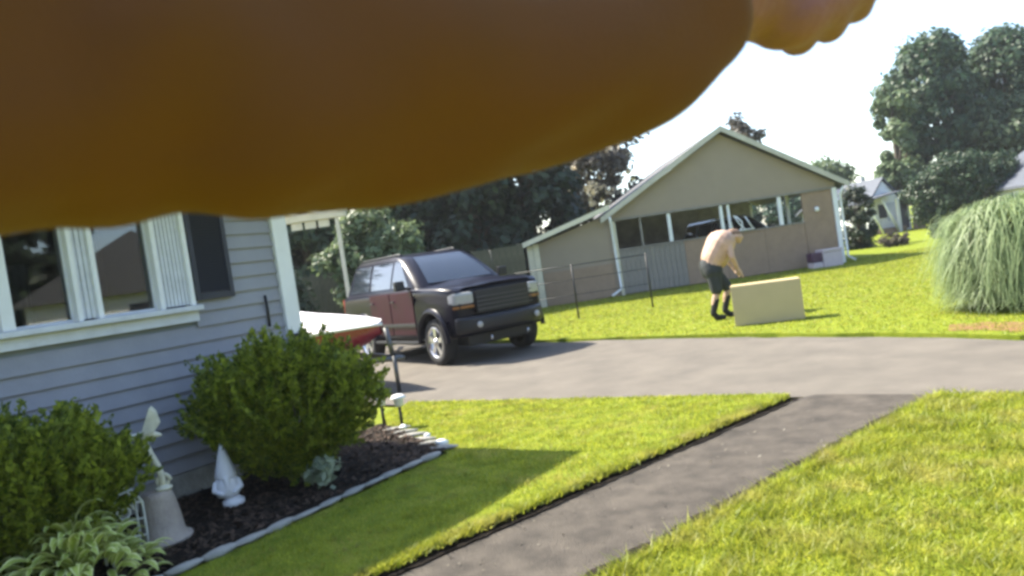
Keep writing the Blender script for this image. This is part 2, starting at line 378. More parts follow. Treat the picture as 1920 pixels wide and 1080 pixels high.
# ------------------------------------------------------------------ garden bed
HC = Vector((-2.0, 6.84, 0)); HA = math.atan2(0.815, 0.58)          # house corner, direction of the front wall
hd = Vector((math.cos(HA), math.sin(HA), 0)); hn = Vector((-hd.y, hd.x, 0))   # along wall, into house
def hw(u, v, z=0): return HC + hd * u - hn * v + Vector((0, 0, z))     # v = metres in front of the wall
# mulch sheet with real lumps
vs, fs = [], []
NU, NV = 110, 26
for i in range(NU + 1):
    for j in range(NV + 1):
        v = -0.05 + 1.55 * j / NV; u = -8.5 + (8.6 + (1.5 - v) * 0.52) * i / NU
        ee = 0.045 * math.sin(u * 3.1) * (j / NV)
        p = hw(u, v + ee * 0.4, 0.02 + random.uniform(0, 0.035)); vs.append(p)
for i in range(NU):
    for j in range(NV):
        a = i * (NV + 1) + j; fs.append((a, a + 1, a + NV + 2, a + NV + 1))
tag(pyd('garden_bed_soil', vs, fs, SOIL), kind='structure')
ps, nr = [], []
for _ in range(5200):
    v_ = random.uniform(0.05, 1.45); q = hw(random.uniform(-5, 0.05 + (1.5 - v_) * 0.5), v_, 0.055); ps.append(q); nr.append((random.gauss(0, .5), random.gauss(0, .5), 1))
MULCH = leafmat('mulch_chip', (0.03, 0.019, 0.012), (0.085, 0.052, 0.034), 0.0, 0.9)
tag(leaves('mulch', np.array(ps), np.array(nr), 0.022, MULCH, None, 2.4), 'dark bark mulch covering the garden bed', 'mulch', kind='stuff')
ed = empty('bed_edging', hw(0, 1.5), 0, 'low pale stone edging between garden bed and shaded lawn', 'edging')
def stone_mesh():
    bm = bmesh.new(); bmesh.ops.create_icosphere(bm, subdivisions=2, radius=1)
    for v in bm.verts:
        v.co += Vector((random.gauss(0, .07), random.gauss(0, .07), random.gauss(0, .07))); v.co.x *= 0.13; v.co.y *= 0.034; v.co.z *= 0.036
    me = bpy.data.meshes.new('stone'); bm.to_mesh(me); bm.free(); me.materials.append(CONC); me.polygons.foreach_set('use_smooth', [True] * len(me.polygons)); return me
SM = [stone_mesh() for _ in range(5)]
u = -6.0; pts = []
while u < 0.12:
    pts.append((hw(u, 1.5 + 0.02 * math.sin(u * 3)), HA)); u += random.uniform(0.19, 0.24)
for a in (0, 1, 2, 3, 4, 5):
    pts.append((hw(0.16 + 0.112 * a, 1.40 - a * 0.215), HA + math.pi - 1.09 + random.uniform(-.2, .2)))
for p, a in pts:
    s = link('stone', random.choice(SM), None, ed); s.location = p - ed.location + Vector((0, 0, 0.032)); s.rotation_euler = (0, 0, a + random.uniform(-.12, .12))
    s.scale = (random.uniform(.9, 1.1), random.uniform(.7, 1.3), random.uniform(.45, .85))
for k, (u_, v_, s_, lb) in enumerate(((0.24, 1.33, 0.62, 'largest white rock at the sunlit corner of the garden bed'), (0.44, 0.98, 0.5, 'smaller white rock behind the corner rock of the garden bed'), (0.72, 0.42, 0.55, 'white rock beside the stakes at the end of the garden bed'))):
    me = stone_mesh().copy(); me.materials.clear(); me.materials.append(WHITE)
    r = link('rock', me); r.location = hw(u_, v_, 0.045); r.rotation_euler = (0.1, 0.1, k * 1.1); r.scale = (0.7 * s_, 1.5 * s_, 1.4 * s_); tag(r, lb, 'rock', 'white rocks at the end of the bed')

# ------------------------------------------------------------------ the grey house
hs = empty('grey_house', HC, HA, 'grey house with lap siding, white framed windows and charcoal shutter', 'house')
EAVE, OV, DEP, LEN = 2.68, 0.42, 7.0, 9.5
bm = bmesh.new()   # wall shell with a window opening
W0, W1, WZ0, WZ1 = -3.60, -0.97, 1.50, 2.55
for a in ((-LEN, W0, 0.0, EAVE), (W1, -0.02, 0.0, EAVE), (W0, W1, 0.0, WZ0), (W0, W1, WZ1, EAVE)):
    bbox(bm, a[0], a[1], 0.03, 0.16, a[2], a[3])
bbox(bm, -0.16, -0.02, 0.16, DEP, 0, EAVE); bbox(bm, -LEN, -LEN + 0.14, 0.16, DEP, 0, EAVE); bbox(bm, -LEN, -0.02, DEP, DEP + 0.14, 0, EAVE)
frombm('wall', bm, GWALL, hs)
prism('gable_wall', [(0.0, EAVE), (DEP + .14, EAVE), (DEP / 2 + .07, EAVE + 1.55)], -0.16, -0.02, GWALL, hs, axis='x')
prism('gable_wall', [(0.0, EAVE), (DEP + .14, EAVE), (DEP / 2 + .07, EAVE + 1.55)], -LEN, -LEN + .14, GWALL, hs, axis='x')
rf = prism('roof', [(-OV, EAVE - 0.10), (-OV, EAVE + 0.02), (DEP / 2 + .07, EAVE + 1.78), (DEP + OV, EAVE + 0.02), (DEP + OV, EAVE - 0.10), (DEP / 2 + .07, EAVE + 1.6)], -LEN - 0.2, 0.22, ROOF, hs, axis='x')
box('fascia', -LEN - .2, 0.23, -OV - 0.03, -OV - 0.003, EAVE - 0.16, EAVE + 0.03, WHITE, rf)
box('soffit', -LEN - .1, 0.18, -OV + 0.01, 0.02, EAVE - 0.135, EAVE - 0.115, WHITE, rf)
def plank_mesh(L):
    bm = bmesh.new(); pr = [(0.028, 0.132), (0.020, 0.132), (-0.004, 0.004), (-0.002, 0.0), (0.028, 0.0)]
    A = [bm.verts.new((0, y, z)) for y, z in pr]; B = [bm.verts.new((L, y, z)) for y, z in pr]
    bm.faces.new(A); bm.faces.new(B[::-1])
    for i in range(5): bm.faces.new((A[i], B[i], B[(i + 1) % 5], A[(i + 1) % 5]))
    bmesh.ops.recalc_face_normals(bm, faces=bm.faces[:])
    me = bpy.data.meshes.new('siding_plank'); bm.to_mesh(me); bm.free(); me.materials.append(SIDING); return me
EXP = 0.122
m_full, m_r, m_l = plank_mesh(LEN - 0.13), plank_mesh(-0.13 - W1 - 0.003), plank_mesh(LEN + W0 - 0.003)
z = 0.22
while z < EAVE - 0.14:
    if z + EXP > WZ0 - 0.07 and z < WZ1 + 0.05:
        a = link('siding_plank', m_r, None, hs); a.location = (W1 + 0.003, 0, z)
        a = link('siding_plank', m_l, None, hs); a.location = (-LEN, 0, z)
    else:
        a = link('siding_plank', m_full, None, hs); a.location = (-LEN, 0, z)
    z += EXP
box('foundation', -LEN, -0.03, 0.0, 0.028, 0, 0.215, CONC, hs)
box('corner_board', -0.125, 0.035, -0.03, 0.028, 0.1, EAVE - 0.14, WHITE, hs, 0.006)
box('corner_board', -0.018, 0.033, 0.030, 0.16, 0.1, EAVE - 0.14, WHITE, hs, 0.004)
box('corner_base', -0.13, 0.06, -0.06, -0.032, 0.98, 1.12, BLACKM, hs, 0.01)
# window band
def fluted(name, x0, x1, par):
    bm = bmesh.new(); s = 0.035
    bbox(bm, x0, x0 + s, -0.035, 0.06, WZ0, WZ1, 0.004); bbox(bm, x1 - s, x1, -0.035, 0.06, WZ0, WZ1, 0.004)
    o = frombm(name, bm, WHITE, par)
    bm = bmesh.new(); n = max(3, int((x1 - x0 - 2 * s) / 0.028)); w = (x1 - x0 - 2 * s) / n
    for i in range(n):
        xa = x0 + s + i * w; bbox(bm, xa + 0.003, xa + w - 0.003, 0.0, 0.05, WZ0 + 0.01, WZ1 - 0.01, 0.004)
    frombm('flute', bm, WHITE2, o)
    return o
panes = [(-2.98, -2.36), (-2.28, -1.88), (-1.70, -1.265)]
fluted('window_casing', -1.265, -0.972, hs); fluted('window_casing', -1.88, -1.70, hs); fluted('window_casing', -3.6, -2.98, hs)
box('window_casing', -2.36, -2.28, -0.035, 0.06, WZ0, WZ1, WHITE, hs, 0.004)
box('window_head', W0 - .02, W1 + .0, -0.045, 0.06, WZ1, WZ1 + 0.09, WHITE, hs, 0.005)
box('window_sill', W0 - .04, W1 + .03, -0.085, 0.06, WZ0 - 0.045, WZ0 - 0.002, WHITE2, hs, 0.008)
box('window_apron', W0 - .02, W1 + .01, -0.03, 0.026, WZ0 - 0.13, WZ0 - 0.047, WHITE2, hs, 0.004)
for (a, b) in panes:
    fr = empty('window', (0, 0, 0)); fr.parent = hs
    box('pane', a + 0.012, b - 0.012, 0.055, 0.061, WZ0 + 0.012, WZ1 - 0.01, GLASS, fr)
    bm = bmesh.new(); bbox(bm, a + .001, a + 0.014, 0.035, 0.075, WZ0, WZ1); bbox(bm, b - 0.014, b - .001, 0.035, 0.075, WZ0, WZ1)
    bbox(bm, a + .015, b - .015, 0.035, 0.075, WZ0 + .001, WZ0 + 0.022); frombm('frame', bm, WHITE2, fr)
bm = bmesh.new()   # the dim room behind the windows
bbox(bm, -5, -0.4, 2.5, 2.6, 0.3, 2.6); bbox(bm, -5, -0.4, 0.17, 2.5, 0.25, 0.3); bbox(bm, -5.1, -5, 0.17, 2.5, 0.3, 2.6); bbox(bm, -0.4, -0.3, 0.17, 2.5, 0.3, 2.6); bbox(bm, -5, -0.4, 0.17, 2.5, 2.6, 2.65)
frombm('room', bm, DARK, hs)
CURT = mat('grey_curtain', (0.30, 0.29, 0.31), 0.9, 0.12, 12)
bm = bmesh.new(); n = 30; A = []
for i in range(n + 1):
    x = -2.27 + 0.20 * i / n; y = 0.14 + 0.018 * math.sin(i * 1.5)
    A.append((bm.verts.new((x, y, 1.48)), bm.verts.new((x - 0.02 + 0.05 * math.sin(i * .35), y, 1.95))))
for i in range(n): bm.faces.new((A[i][0], A[i + 1][0], A[i + 1][1], A[i][1]))
frombm('curtain', bm, CURT, hs, True)
sh = empty('shutter', (0, 0, 0)); sh.parent = hs
bm = bmesh.new()
for a in ((-0.955, -0.915, WZ0 + .03, 2.52), (-0.645, -0.605, WZ0 + .03, 2.52), (-0.914, -0.646, WZ0 + .03, WZ0 + .085), (-0.914, -0.646, 2.46, 2.52)): bbox(bm, a[0], a[1], -0.032, -0.006, a[2], a[3], 0.003)
frombm('frame', bm, SHUT, sh)
bm = bmesh.new(); bbox(bm, -0.134, 0.134, -0.012, 0.012, -0.003, 0.003); bmesh.ops.rotate(bm, verts=bm.verts[:], cent=(0, 0, 0), matrix=Matrix.Rotation(math.radians(40), 3, 'X'))
lm = bpy.data.meshes.new('louvre'); bm.to_mesh(lm); bm.free(); lm.materials.append(SHUT)
zz = WZ0 + 0.10
while zz < 2.45:
    l = link('louvre', lm, None, sh); l.location = (-0.78, -0.017, zz); zz += 0.022
box('shutter_backing', -0.914, -0.646, -0.0055, -0.004, WZ0 + .09, 2.455, SHUT, sh)
tube('cable', [(-0.30, -0.012, 1.50), (-0.295, -0.012, 1.38), (-0.30, -0.012, 1.22)], 0.012, BLACKM, hs, 6)

# ------------------------------------------------------------------ bushes and small garden things
def bush(name, c, r, n, label, seed):
    global rng
    rng = np.random.default_rng(seed)
    t = empty(name, (c[0], c[1], 0), 0, label, 'bush', 'clipped bushes in front of the grey house')
    # upright sprays
    ns = n // 26; P = rng.normal(size=(ns, 3)); P /= np.linalg.norm(P, axis=1, keepdims=True); P *= (0.45 + 0.55 * rng.random((ns, 1)) ** 0.6)
    lump = 1 + 0.10 * np.sin(P[:, :1] * 5 + seed) * np.cos(P[:, 1:2] * 6) + 0.06 * np.sin(P[:, 2:3] * 9 + P[:, :1] * 7)
    und = np.clip(0.62 + 0.55 * (P[:, 2:3] + 0.75), 0.55, 1.0); P2 = P.copy(); P2[:, :2] *= und
    lump = lump + 0.07 * np.sin(P[:, :1] * 11 + P[:, 1:2] * 8 + seed * 2)
    base = P2 * lump * np.array(r) + np.array([0, 0, c[2]])
    dr = P * np.array([0.8, 0.8, 0.5]) + np.array([0, 0, 0.8]) + rng.normal(size=(ns, 3)) * 0.28
    dr /= np.linalg.norm(dr, axis=1, keepdims=True)
    L = rng.uniform(0.07, 0.2, (ns, 1)) * np.where(rng.random((ns, 1)) < 0.05, 1.35, 1.0); k = rng.integers(0, ns, n); tt = rng.random((n, 1))
    pos = base[k] + dr[k] * L[k] * tt + rng.normal(size=(n, 3)) * 0.010
    pos[:, 2] = np.maximum(pos[:, 2], 0.06)
    nrm = np.cross(dr[k], rng.normal(size=(n, 3)))
    leaves('foliage', pos, nrm, 0.021, L_BUSH, t, 2.2)
    bm = bmesh.new()
    for i in range(10):
        a = i * 0.63 + random.random() * .3; q = random.uniform(.3, .7)
        tubebm(bm, [(0.04 * math.cos(a), 0.04 * math.sin(a), 0), (r[0] * q * .5 * math.cos(a), r[1] * q * .5 * math.sin(a), c[2] * .6), (r[0] * q * math.cos(a), r[1] * q * math.sin(a), c[2] + r[2] * .4)], [.02, .013, .005], 6)
    frombm('stem', bm, BARK, t, True)
b2 = hw(-0.86, 0.80); b1 = hw(-2.66, 0.72)
bush('round_bush', (b2.x, b2.y, 0.58), (0.69, 0.64, 0.50), 52000, 'larger rounded green bush at the corner of the grey house', 11)
bush('round_bush', (b1.x, b1.y, 0.50), (0.60, 0.52, 0.42), 46000, 'smaller green bush below the house window at left edge', 23)

HL1 = leafmat('hosta_centre', (0.26, 0.34, 0.06), (0.42, 0.48, 0.10), 0.3); HL2 = leafmat('hosta_margin', (0.52, 0.56, 0.22), (0.68, 0.70, 0.34), 0.3)
def hosta_leaf(L, W, arch):
    n = 7; v = []; f = []
    for i in range(n + 1):
        t = i / n; w = W * (math.sin(math.pi * min(1, t * 0.96 + 0.02)) ** 0.75) * (1.15 - 0.4 * t)
        x = L * t * (1 - 0.15 * t); zz = arch * math.sin(t * 2.1) - 0.10 * L * t * t
        v += [(x, -w, zz + 0.25 * w), (x, -w * 0.6, zz + 0.1 * w), (x, 0, zz), (x, w * 0.6, zz + 0.1 * w), (x, w, zz + 0.25 * w)]
    mi = []
    for i in range(n):
        for j in range(4):
            a = i * 5 + j; f.append((a, a + 1, a + 6, a + 5)); mi.append(1 if j in (0, 3) else 0)
    me = bpy.data.meshes.new('leaf'); me.from_pydata(v, [], f); me.update(); me.materials.append(HL1); me.materials.append(HL2)
    me.polygons.foreach_set('material_index', mi); me.polygons.foreach_set('use_smooth', [True] * len(f)); return me
HLM = [hosta_leaf(0.24, 0.034, 0.10), hosta_leaf(0.28, 0.040, 0.14), hosta_leaf(0.20, 0.030, 0.07)]
p = hw(-2.62, 1.18); ho = empty('hosta', (p.x, p.y, 0.04), 0, 'variegated yellow green hosta at the front of the bed', 'plant')
for i in range(280):
    l = link('leaf', random.choice(HLM), None, ho); a = random.uniform(0, 6.283); rr = random.uniform(0.0, 0.34)
    l.location = (rr * math.cos(a), rr * math.sin(a), 0.30 - rr * 0.75 + random.uniform(-.05, .04)); tilt = random.uniform(-0.5, 0.35) + rr * 1.3
    l.rotation_euler = (random.uniform(-.3, .3), tilt, a + random.uniform(-.7, .7)); s = random.uniform(.6, .95); l.scale = (s, s, s)
bm = bmesh.new()
for i in range(26):
    a = i * 0.7; q = random.uniform(.03, .2); tubebm(bm, [(0, 0, -0.03), (q * .5 * math.cos(a), q * .5 * math.sin(a), .14), (q * math.cos(a), q * math.sin(a), .26)], [.008, .006, .005], 5)
frombm('stem', bm, HL1, ho, True)

PLAST = mat('white_garden_plaster', (0.72, 0.72, 0.76), 0.6, 0.06, 14, 0.25, 60)
STAT = mat('cream_garden_statue', (0.62, 0.60, 0.48), 0.7, 0.15, 16, 0.3, 60)
POT = mat('weathered_urn', (0.30, 0.25, 0.22), 0.85, 0, 7, 0.4, 50, col2=(0.42, 0.36, 0.30))
p = hw(-1.40, 0.74); gn = empty('garden_gnome', (p.x, p.y, 0.05), 0.4, 'white pointed garden gnome standing on the dark mulch', 'garden ornament')
lathe('base', [(0.075, 0), (0.09, 0.012), (0.09, 0.045), (0.07, 0.06), (0.055, 0.075)], PLAST, gn, loc=(0.03, -0.02, 0))
lathe('body', [(0.055, 0.075), (0.085, 0.085), (0.105, 0.12), (0.108, 0.17), (0.092, 0.22), (0.07, 0.245)], PLAST, gn)
lathe('hat', [(0.085, 0.238), (0.09, 0.25), (0.078, 0.30), (0.058, 0.37), (0.034, 0.45), (0.012, 0.51), (0.002, 0.525)], PLAST, gn)
flesh('beard', [((0.0, -0.075, 0.235), 0.035, (0, -0.10, 0.15), 0.018)], PLAST, gn, 0.006, 4)
flesh('nose', [((0.0, -0.088, 0.245), 0.014, (0, -0.095, 0.243), 0.013)], PLAST, gn, 0.004, 3)
gn.scale = (0.84, 0.84, 0.86)
for s in (-1, 1): flesh('arm', [((s * 0.09, -0.02, 0.20), 0.024, (s * 0.105, -0.05, 0.15), 0.022), ((s * 0.105, -0.05, 0.15), 0.022, (s * 0.05, -0.105, 0.125), 0.018)], PLAST, gn, 0.006, 4)

p = hw(-2.0, 0.92); ur = empty('stone_urn', (p.x, p.y, 0.04), 0, 'upturned grey pink bell shaped urn in the bed under the statue', 'urn')
lathe('bowl', [(0.155, 0.0), (0.165, 0.015), (0.155, 0.035), (0.135, 0.06), (0.125, 0.14), (0.112, 0.22), (0.10, 0.28), (0.09, 0.31), (0.075, 0.325)], POT, ur, 28)
lathe('rim', [(0.16, 0.0), (0.178, 0.012), (0.172, 0.03), (0.15, 0.034)], POT, ur, 28)
st = empty('bird_statue', (p.x, p.y, 0.366), 0.35, 'cream bird with raised wings on a curled stem above the urn', 'statue')
tube('stem', [(0.04, 0, 0.0), (0.045, 0, 0.08), (0.03, 0, 0.16), (0.0, 0, 0.24), (-0.02, 0, 0.33)], [0.026, 0.022, 0.021, 0.022, 0.018], STAT, st)
tube('scroll', [(0.05 + 0.042 * math.cos(a) * (1 - a / 16), 0.0, 0.05 + 0.05 * math.sin(a) * (1 - a / 16)) for a in [k * 0.35 for k in range(19)]], 0.012, STAT, st, 8)
lathe('foot', [(0.05, 0), (0.055, 0.012), (0.04, 0.022), (0.028, 0.03)], STAT, st, loc=(0.045, 0, 0))
flesh('bird_body', [((-0.09, 0, 0.355), 0.024, (0.02, 0, 0.36), 0.032), ((-0.10, 0, 0.375), 0.022, (-0.115, 0, 0.378), 0.02), ((0.02, 0, 0.36), 0.03, (0.075, 0, 0.345), 0.012), ((-0.13, 0, 0.372), 0.009, (-0.15, 0, 0.366), 0.004)], STAT, st, 0.006, 4)
for s in (-1, 1):
    prism('wing', [(-0.03, 0.37), (0.04, 0.37), (0.085, 0.42), (0.07, 0.50), (0.045, 0.535), (0.015, 0.47)], -0.006, 0.006, STAT, st, 0.004).rotation_euler = (s * 0.10, 0, 0)
p = hw(-2.28, 1.02); rk = empty('wire_rack', (p.x, p.y, 0.04), 0.9, 'small scrolled white wire plant rack behind the hosta', 'plant rack')
WIRE = mat('white_wire', (0.55, 0.56, 0.52), 0.5, 0.1, 20)
for dy in (-0.05, 0.05):
    tube('hoop', [(-0.10, dy, 0), (-0.11, dy, 0.15), (-0.09, dy, 0.30), (-0.02, dy, 0.41), (0.06, dy, 0.42), (0.11, dy, 0.33), (0.11, dy, 0.15), (0.10, dy, 0)], 0.008, WIRE, rk, 7)
for k in (0, 1, 2): tube('bar', [(-0.108 + .01 * k, -0.05, 0.13 + 0.1 * k), (0, -0.055, 0.15 + 0.1 * k), (0.11, -0.05, 0.13 + 0.1 * k)], 0.006, WIRE, rk, 6)
tube('scroll', [(0.055 * math.cos(a) * (1 - a / 14), -0.055, 0.30 + 0.055 * math.sin(a) * (1 - a / 14)) for a in [k * .4 for k in range(22)]], 0.006, WIRE, rk, 6)
p = hw(-2.86, 0.72); sk = empty('plant_stake', (p.x, p.y, 0.03), 0, 'short white plant marker stake behind the hosta', 'stake')
box('tag', -0.022, 0.022, -0.004, 0.004, 0.26, 0.42, PLAST, sk, 0.003); tube('rod', [(0, 0.012, 0), (0, 0.012, 0.40)], 0.006, WIRE, sk, 6)
p = hw(-3.05, 0.95); sk = empty('lattice_marker', (p.x, p.y, 0.03), 0.5, 'white upright garden ornament cut by the left frame edge', 'garden ornament')
prism('panel', [(-0.10, 0), (0.02, 0), (0.035, 0.30), (-0.02, 0.62), (-0.06, 0.70), (-0.10, 0.62)], -0.012, 0.012, PLAST, sk, 0.006)
tube('post', [(-0.03, 0.03, 0), (-0.03, 0.03, 0.5)], 0.014, PLAST, sk, 8)
# little light stakes at the end of the bed
LAMPG = mat('frosted_lamp', (0.6, 0.62, 0.55), 0.3)
for (u_, v_, lb) in ((0.84, 0.29, 'black stake garden light standing at the bed end on the lawn'), (0.86, 0.02, 'garden light stake half hidden beside the larger bush')):
    p = hw(u_, v_); t = empty('garden_light', (p.x, p.y, 0), 0, lb, 'garden light', 'stake lights at the end of the bed')
    tube('stake', [(0, 0, -0.02), (0, 0, 0.22)], 0.016, BLACKM, t, 8); lathe('lens', [(0.03, 0.22), (0.045, 0.235), (0.05, 0.29), (0.045, 0.30)], LAMPG, t, 16); lathe('cap', [(0.075, 0.30), (0.08, 0.31), (0.05, 0.335), (0.01, 0.345)], WHITE, t, 16)
p = hw(-0.95, 1.22); wt = empty('pale_seedling', (p.x, p.y, 0.04), 0, 'small pale leafed plant at the foot of the larger bush', 'plant')
pos, nrm, C = clumps((0, 0, 0.14), (0.14, 0.10, 0.10), 12, 260, 0.06)
leaves('foliage', pos, nrm, 0.035, leafmat('silver_leaf', (0.16, 0.2, 0.12), (0.34, 0.38, 0.26), 0.25), wt, 2.2)
tube('stem', [(0, 0, -0.02), (0.01, 0, 0.16)], [0.008, 0.004], BARK, wt, 6)

# ------------------------------------------------------------------ vehicles
def nose(o):
    for v in o.data.vertices:
        x, y = v.co.x, v.co.y
        if x > 1.6:
            k = min(1.2, (x - 1.6) / 0.75); v.co.y = y * (1 - 0.10 * k * k)
        if x > 1.9: v.co.x = x - 0.20 * (min(1.0, abs(y) / 0.93) ** 2.6) * (x - 1.9) / 0.45
    o.data.update(); return o
def vehicle(name, paint, label, loc, rz, trim, glass, doortint=None):
    t = empty(name, loc, rz, label, 'suv'); NOSE = []
    WX, WR, AR = (1.50, -1.38), 0.385, 0.49
    def arch(cx): return [(cx + AR * math.cos(a), max(0.42, 0.40 + AR * math.sin(a))) for a in [math.radians(4 + 172 * k / 14) for k in range(15)]]
    low = [(2.20, 0.44), (2.30, 0.54), (2.34, 0.68), (2.35, 1.08), (2.31, 1.18), (2.20, 1.23), (1.70, 1.275), (1.10, 1.30), (0.9, 1.31), (-2.15, 1.31), (-2.30, 1.26), (-2.36, 1.08), (-2.37, 0.66), (-2.28, 0.47)]
    poly = low + arch(WX[1])[::-1] + arch(WX[0])[::-1]
    b = prism('body', poly, -0.925, 0.925, paint, t, 0.11, seg=5); NOSE.append(b); autosmooth(b, 40)
    # cabin: loft of rounded rectangles
    def ring(z, x0, x1, hw_, rad, off=0.0, n=8):
        P = []
        for (sx, sy, a0) in ((1, 1, 0), (-1, 1, 90), (-1, -1, 180), (1, -1, 270)):
            cx = (x1 - rad) if sx > 0 else (x0 + rad); cy = sy * (hw_ - rad)
            for k in range(n + 1):
                a = math.radians(a0 + 90 * k / n); P.append((cx + (rad + off) * math.cos(a), cy + (rad + off) * math.sin(a), z))
        return P
    lev = [(0, 0), (0.12, 0.09), (0.35, 0.30), (0.6, 0.55), (0.8, 0.78), (0.9, 0.92), (0.96, 1.06), (1.0, 1.36)]
    def lv(tz, tx, off=0.0):
        return ring(1.295 + 0.635 * tz, -2.31 + 0.30 * tx, 1.10 - 0.92 * tx, 0.875 - 0.20 * tx, 0.22, off)
    bm = bmesh.new(); R_ = [[bm.verts.new(p) for p in lv(a, c)] for a, c in lev]; N = len(R_[0])
    for i in range(len(R_) - 1):
        for k in range(N): bm.faces.new((R_[i][k], R_[i][(k + 1) % N], R_[i + 1][(k + 1) % N], R_[i + 1][k]))
    top = [bm.verts.new((p.co.x * 0.6 - 0.36, p.co.y * 0.6, 1.955)) for p in R_[-1]]
    for k in range(N): bm.faces.new((R_[-1][k], R_[-1][(k + 1) % N], top[(k + 1) % N], top[k]))
    bm.faces.new(top)
    frombm('cabin', bm, paint, t, True)
    def patch(nm, z0, z1, pts, par=t, m=glass, off=0.006):
        """window: quad of (tx along, tz) on the side/front, built as a thin slab following the cabin"""
        bm = bmesh.new(); G = []
        for i in range(7):
            tz = z0 + (z1 - z0) * i / 6
            tx = np.interp(tz, [l[0] for l in lev], [l[1] for l in lev]); row = []
            for q in pts(tz, tx): row.append(bm.verts.new(q))
            G.append(row)
        for i in range(6):
            for k in range(len(G[0]) - 1): bm.faces.new((G[i][k], G[i][k + 1], G[i + 1][k + 1], G[i + 1][k]))
        return frombm(nm, bm, m, par, True)
    def front(tz, tx):
        x1 = 1.10 - 0.92 * tx + 0.014; h = 0.875 - 0.20 * tx - 0.215; z = 1.295 + 0.635 * tz
        return [(x1, y * h, z + .006) for y in np.linspace(-1, 1, 9)]
    patch('windshield', 0.10, 0.88, front)
    def rear(tz, tx):
        x0 = -2.31 + 0.30 * tx - 0.008; h = 0.875 - 0.20 * tx - 0.15
        return [(x0, y * h, 1.295 + 0.635 * tz) for y in np.linspace(-1, 1, 5)]
    patch('rear_window', 0.15, 0.85, rear)
    for s in (-1, 1):
        for (xa, xb, sa, sb) in ((0.76, 0.02, 0.60, 0.0), (-0.05, -0.95, 0.0, 0.0), (-1.05, -1.95, 0.0, -0.12)):
            def side(tz, tx, xa=xa, xb=xb, sa=sa, sb=sb):
                y = s * (0.875 - 0.20 * tx + 0.007); z = 1.295 + 0.635 * tz
                return [(a, y, z) for a in np.linspace(xa - sa * tz, xb - sb * tz, 4)]
            patch('side_window', 0.10, 0.84, side)
        # doors as shallow raised panels with handles
        for (xa, xb) in ((0.92, 0.02), (-0.02, -0.90)):
            d = prism('door', [(xa, 0.52), (xa + 0.01, 1.27), (xb, 1.27), (xb, 0.52)] if s < 0 else [(xa, 0.52), (xb, 0.52), (xb, 1.27), (xa + 0.01, 1.27)], s * 0.915, s * 0.938, doortint or paint, t, 0.008)
            if doortint: d['label'] = 'side door with painted maroon reflection'
            box('handle', xb + 0.06, xb + 0.20, s * 0.962 - 0.012, s * 0.962 + 0.012, 1.10, 1.13, trim, d, 0.006)
        box('side_moulding', -0.95, 0.96, s * 0.948 - 0.008, s * 0.948 + 0.008, 0.66, 0.72, trim, t, 0.005)
        box('running_board', -0.85, 0.98, s * 0.90 - 0.06, s * 0.90 + 0.07, 0.36, 0.41, trim, t, 0.012)
        m_ = empty('mirror', (0, 0, 0)); m_.parent = t
        bm = bmesh.new(); bbox(bm, 0.70, 0.80, s * 1.06 - 0.09, s * 1.06 + 0.09, 1.30, 1.47, 0.025); frombm('housing', bm, trim, m_)
        tube('arm', [(0.76, s * 0.86, 1.31), (0.76, s * 0.98, 1.34)], 0.025, trim, m_, 8)
        # flares
        for cx in WX:
            bm = bmesh.new(); A = []
            for k in range(17):
                a = math.radians(-2 + 184 * k / 16); c, q = math.cos(a), math.sin(a)
                A.append([bm.verts.new((cx + r * c, s * y, 0.40 + r * q)) for r, y in ((AR - 0.015, 0.90), (AR - 0.015, 0.965), (AR + 0.035, 0.968), (AR + 0.07, 0.925))])
            for k in range(16):
                for j in range(3): bm.faces.new((A[k][j], A[k][j + 1], A[k + 1][j + 1], A[k + 1][j]))
            frombm('wheel_flare', bm, paint, t, True)
            w = empty('wheel', (cx, s * 0.80, WR)); w.parent = t
            lathe_w = [(0.24, -0.115), (0.33, -0.12), (0.372, -0.10), (0.385, -0.06), (0.385, 0.06), (0.372, 0.10), (0.33, 0.12), (0.24, 0.115)]
            o = lathe('tyre', lathe_w, TYRE, w, 36, torus=True); o.rotation_euler = (math.pi / 2, 0, 0)
            rm = empty('rim', (0, 0, 0)); rm.parent = w
            bm = bmesh.new(); yy = s * 0.105
            for k in range(5):
                a = k * 2 * math.pi / 5 + 0.3
                pts = [(0.05, -0.028), (0.23, -0.05), (0.245, 0.05), (0.05, 0.028)]
                q = [(math.cos(a) * r - math.sin(a) * o_, math.sin(a) * r + math.cos(a) * o_) for r, o_ in pts]
                A = [bm.verts.new((x, yy, z)) for x, z in q]; B = [bm.verts.new((x, yy - s * 0.04, z)) for x, z in q]
                bm.faces.new(A); bm.faces.new(B[::-1])
                for i in range(4): bm.faces.new((A[i], A[(i + 1) % 4], B[(i + 1) % 4], B[i]))
            # merge rim pieces as one wheel disc
            bmesh.ops.recalc_face_normals(bm, faces=bm.faces[:])
            me = bpy.data.meshes.new('spokes'); bm.to_mesh(me); bm.free(); me.materials.append(CHROME); sp = link('spokes', me, None, w)
            bpy.data.objects.remove(rm)
            o = lathe('rim', [(0.25, 0.02), (0.262, 0.115), (0.24, 0.12), (0.232, 0.06), (0.20, 0.03), (0.20, 0.02)] if s < 0 else [(0.25, -0.02), (0.262, -0.115), (0.24, -0.12), (0.232, -0.06), (0.20, -0.03), (0.20, -0.02)], CHROME, w, 32, torus=True); o.rotation_euler = (math.pi / 2, 0, 0)
            o = lathe('hub', [(0.07, -0.02), (0.07, 0.0), (0.055, 0.02), (0.01, 0.025)], CHROME, w, 16); o.rotation_euler = (s * -math.pi / 2, 0, 0); o.location = (0, s * 0.10, 0)
            o = lathe('brake_disc', [(0.20, 0.0), (0.20, 0.015), (0.02, 0.02)], BLACKM, w, 24); o.rotation_euler = (math.pi / 2, 0, 0); o.location = (0, s * 0.03, 0)
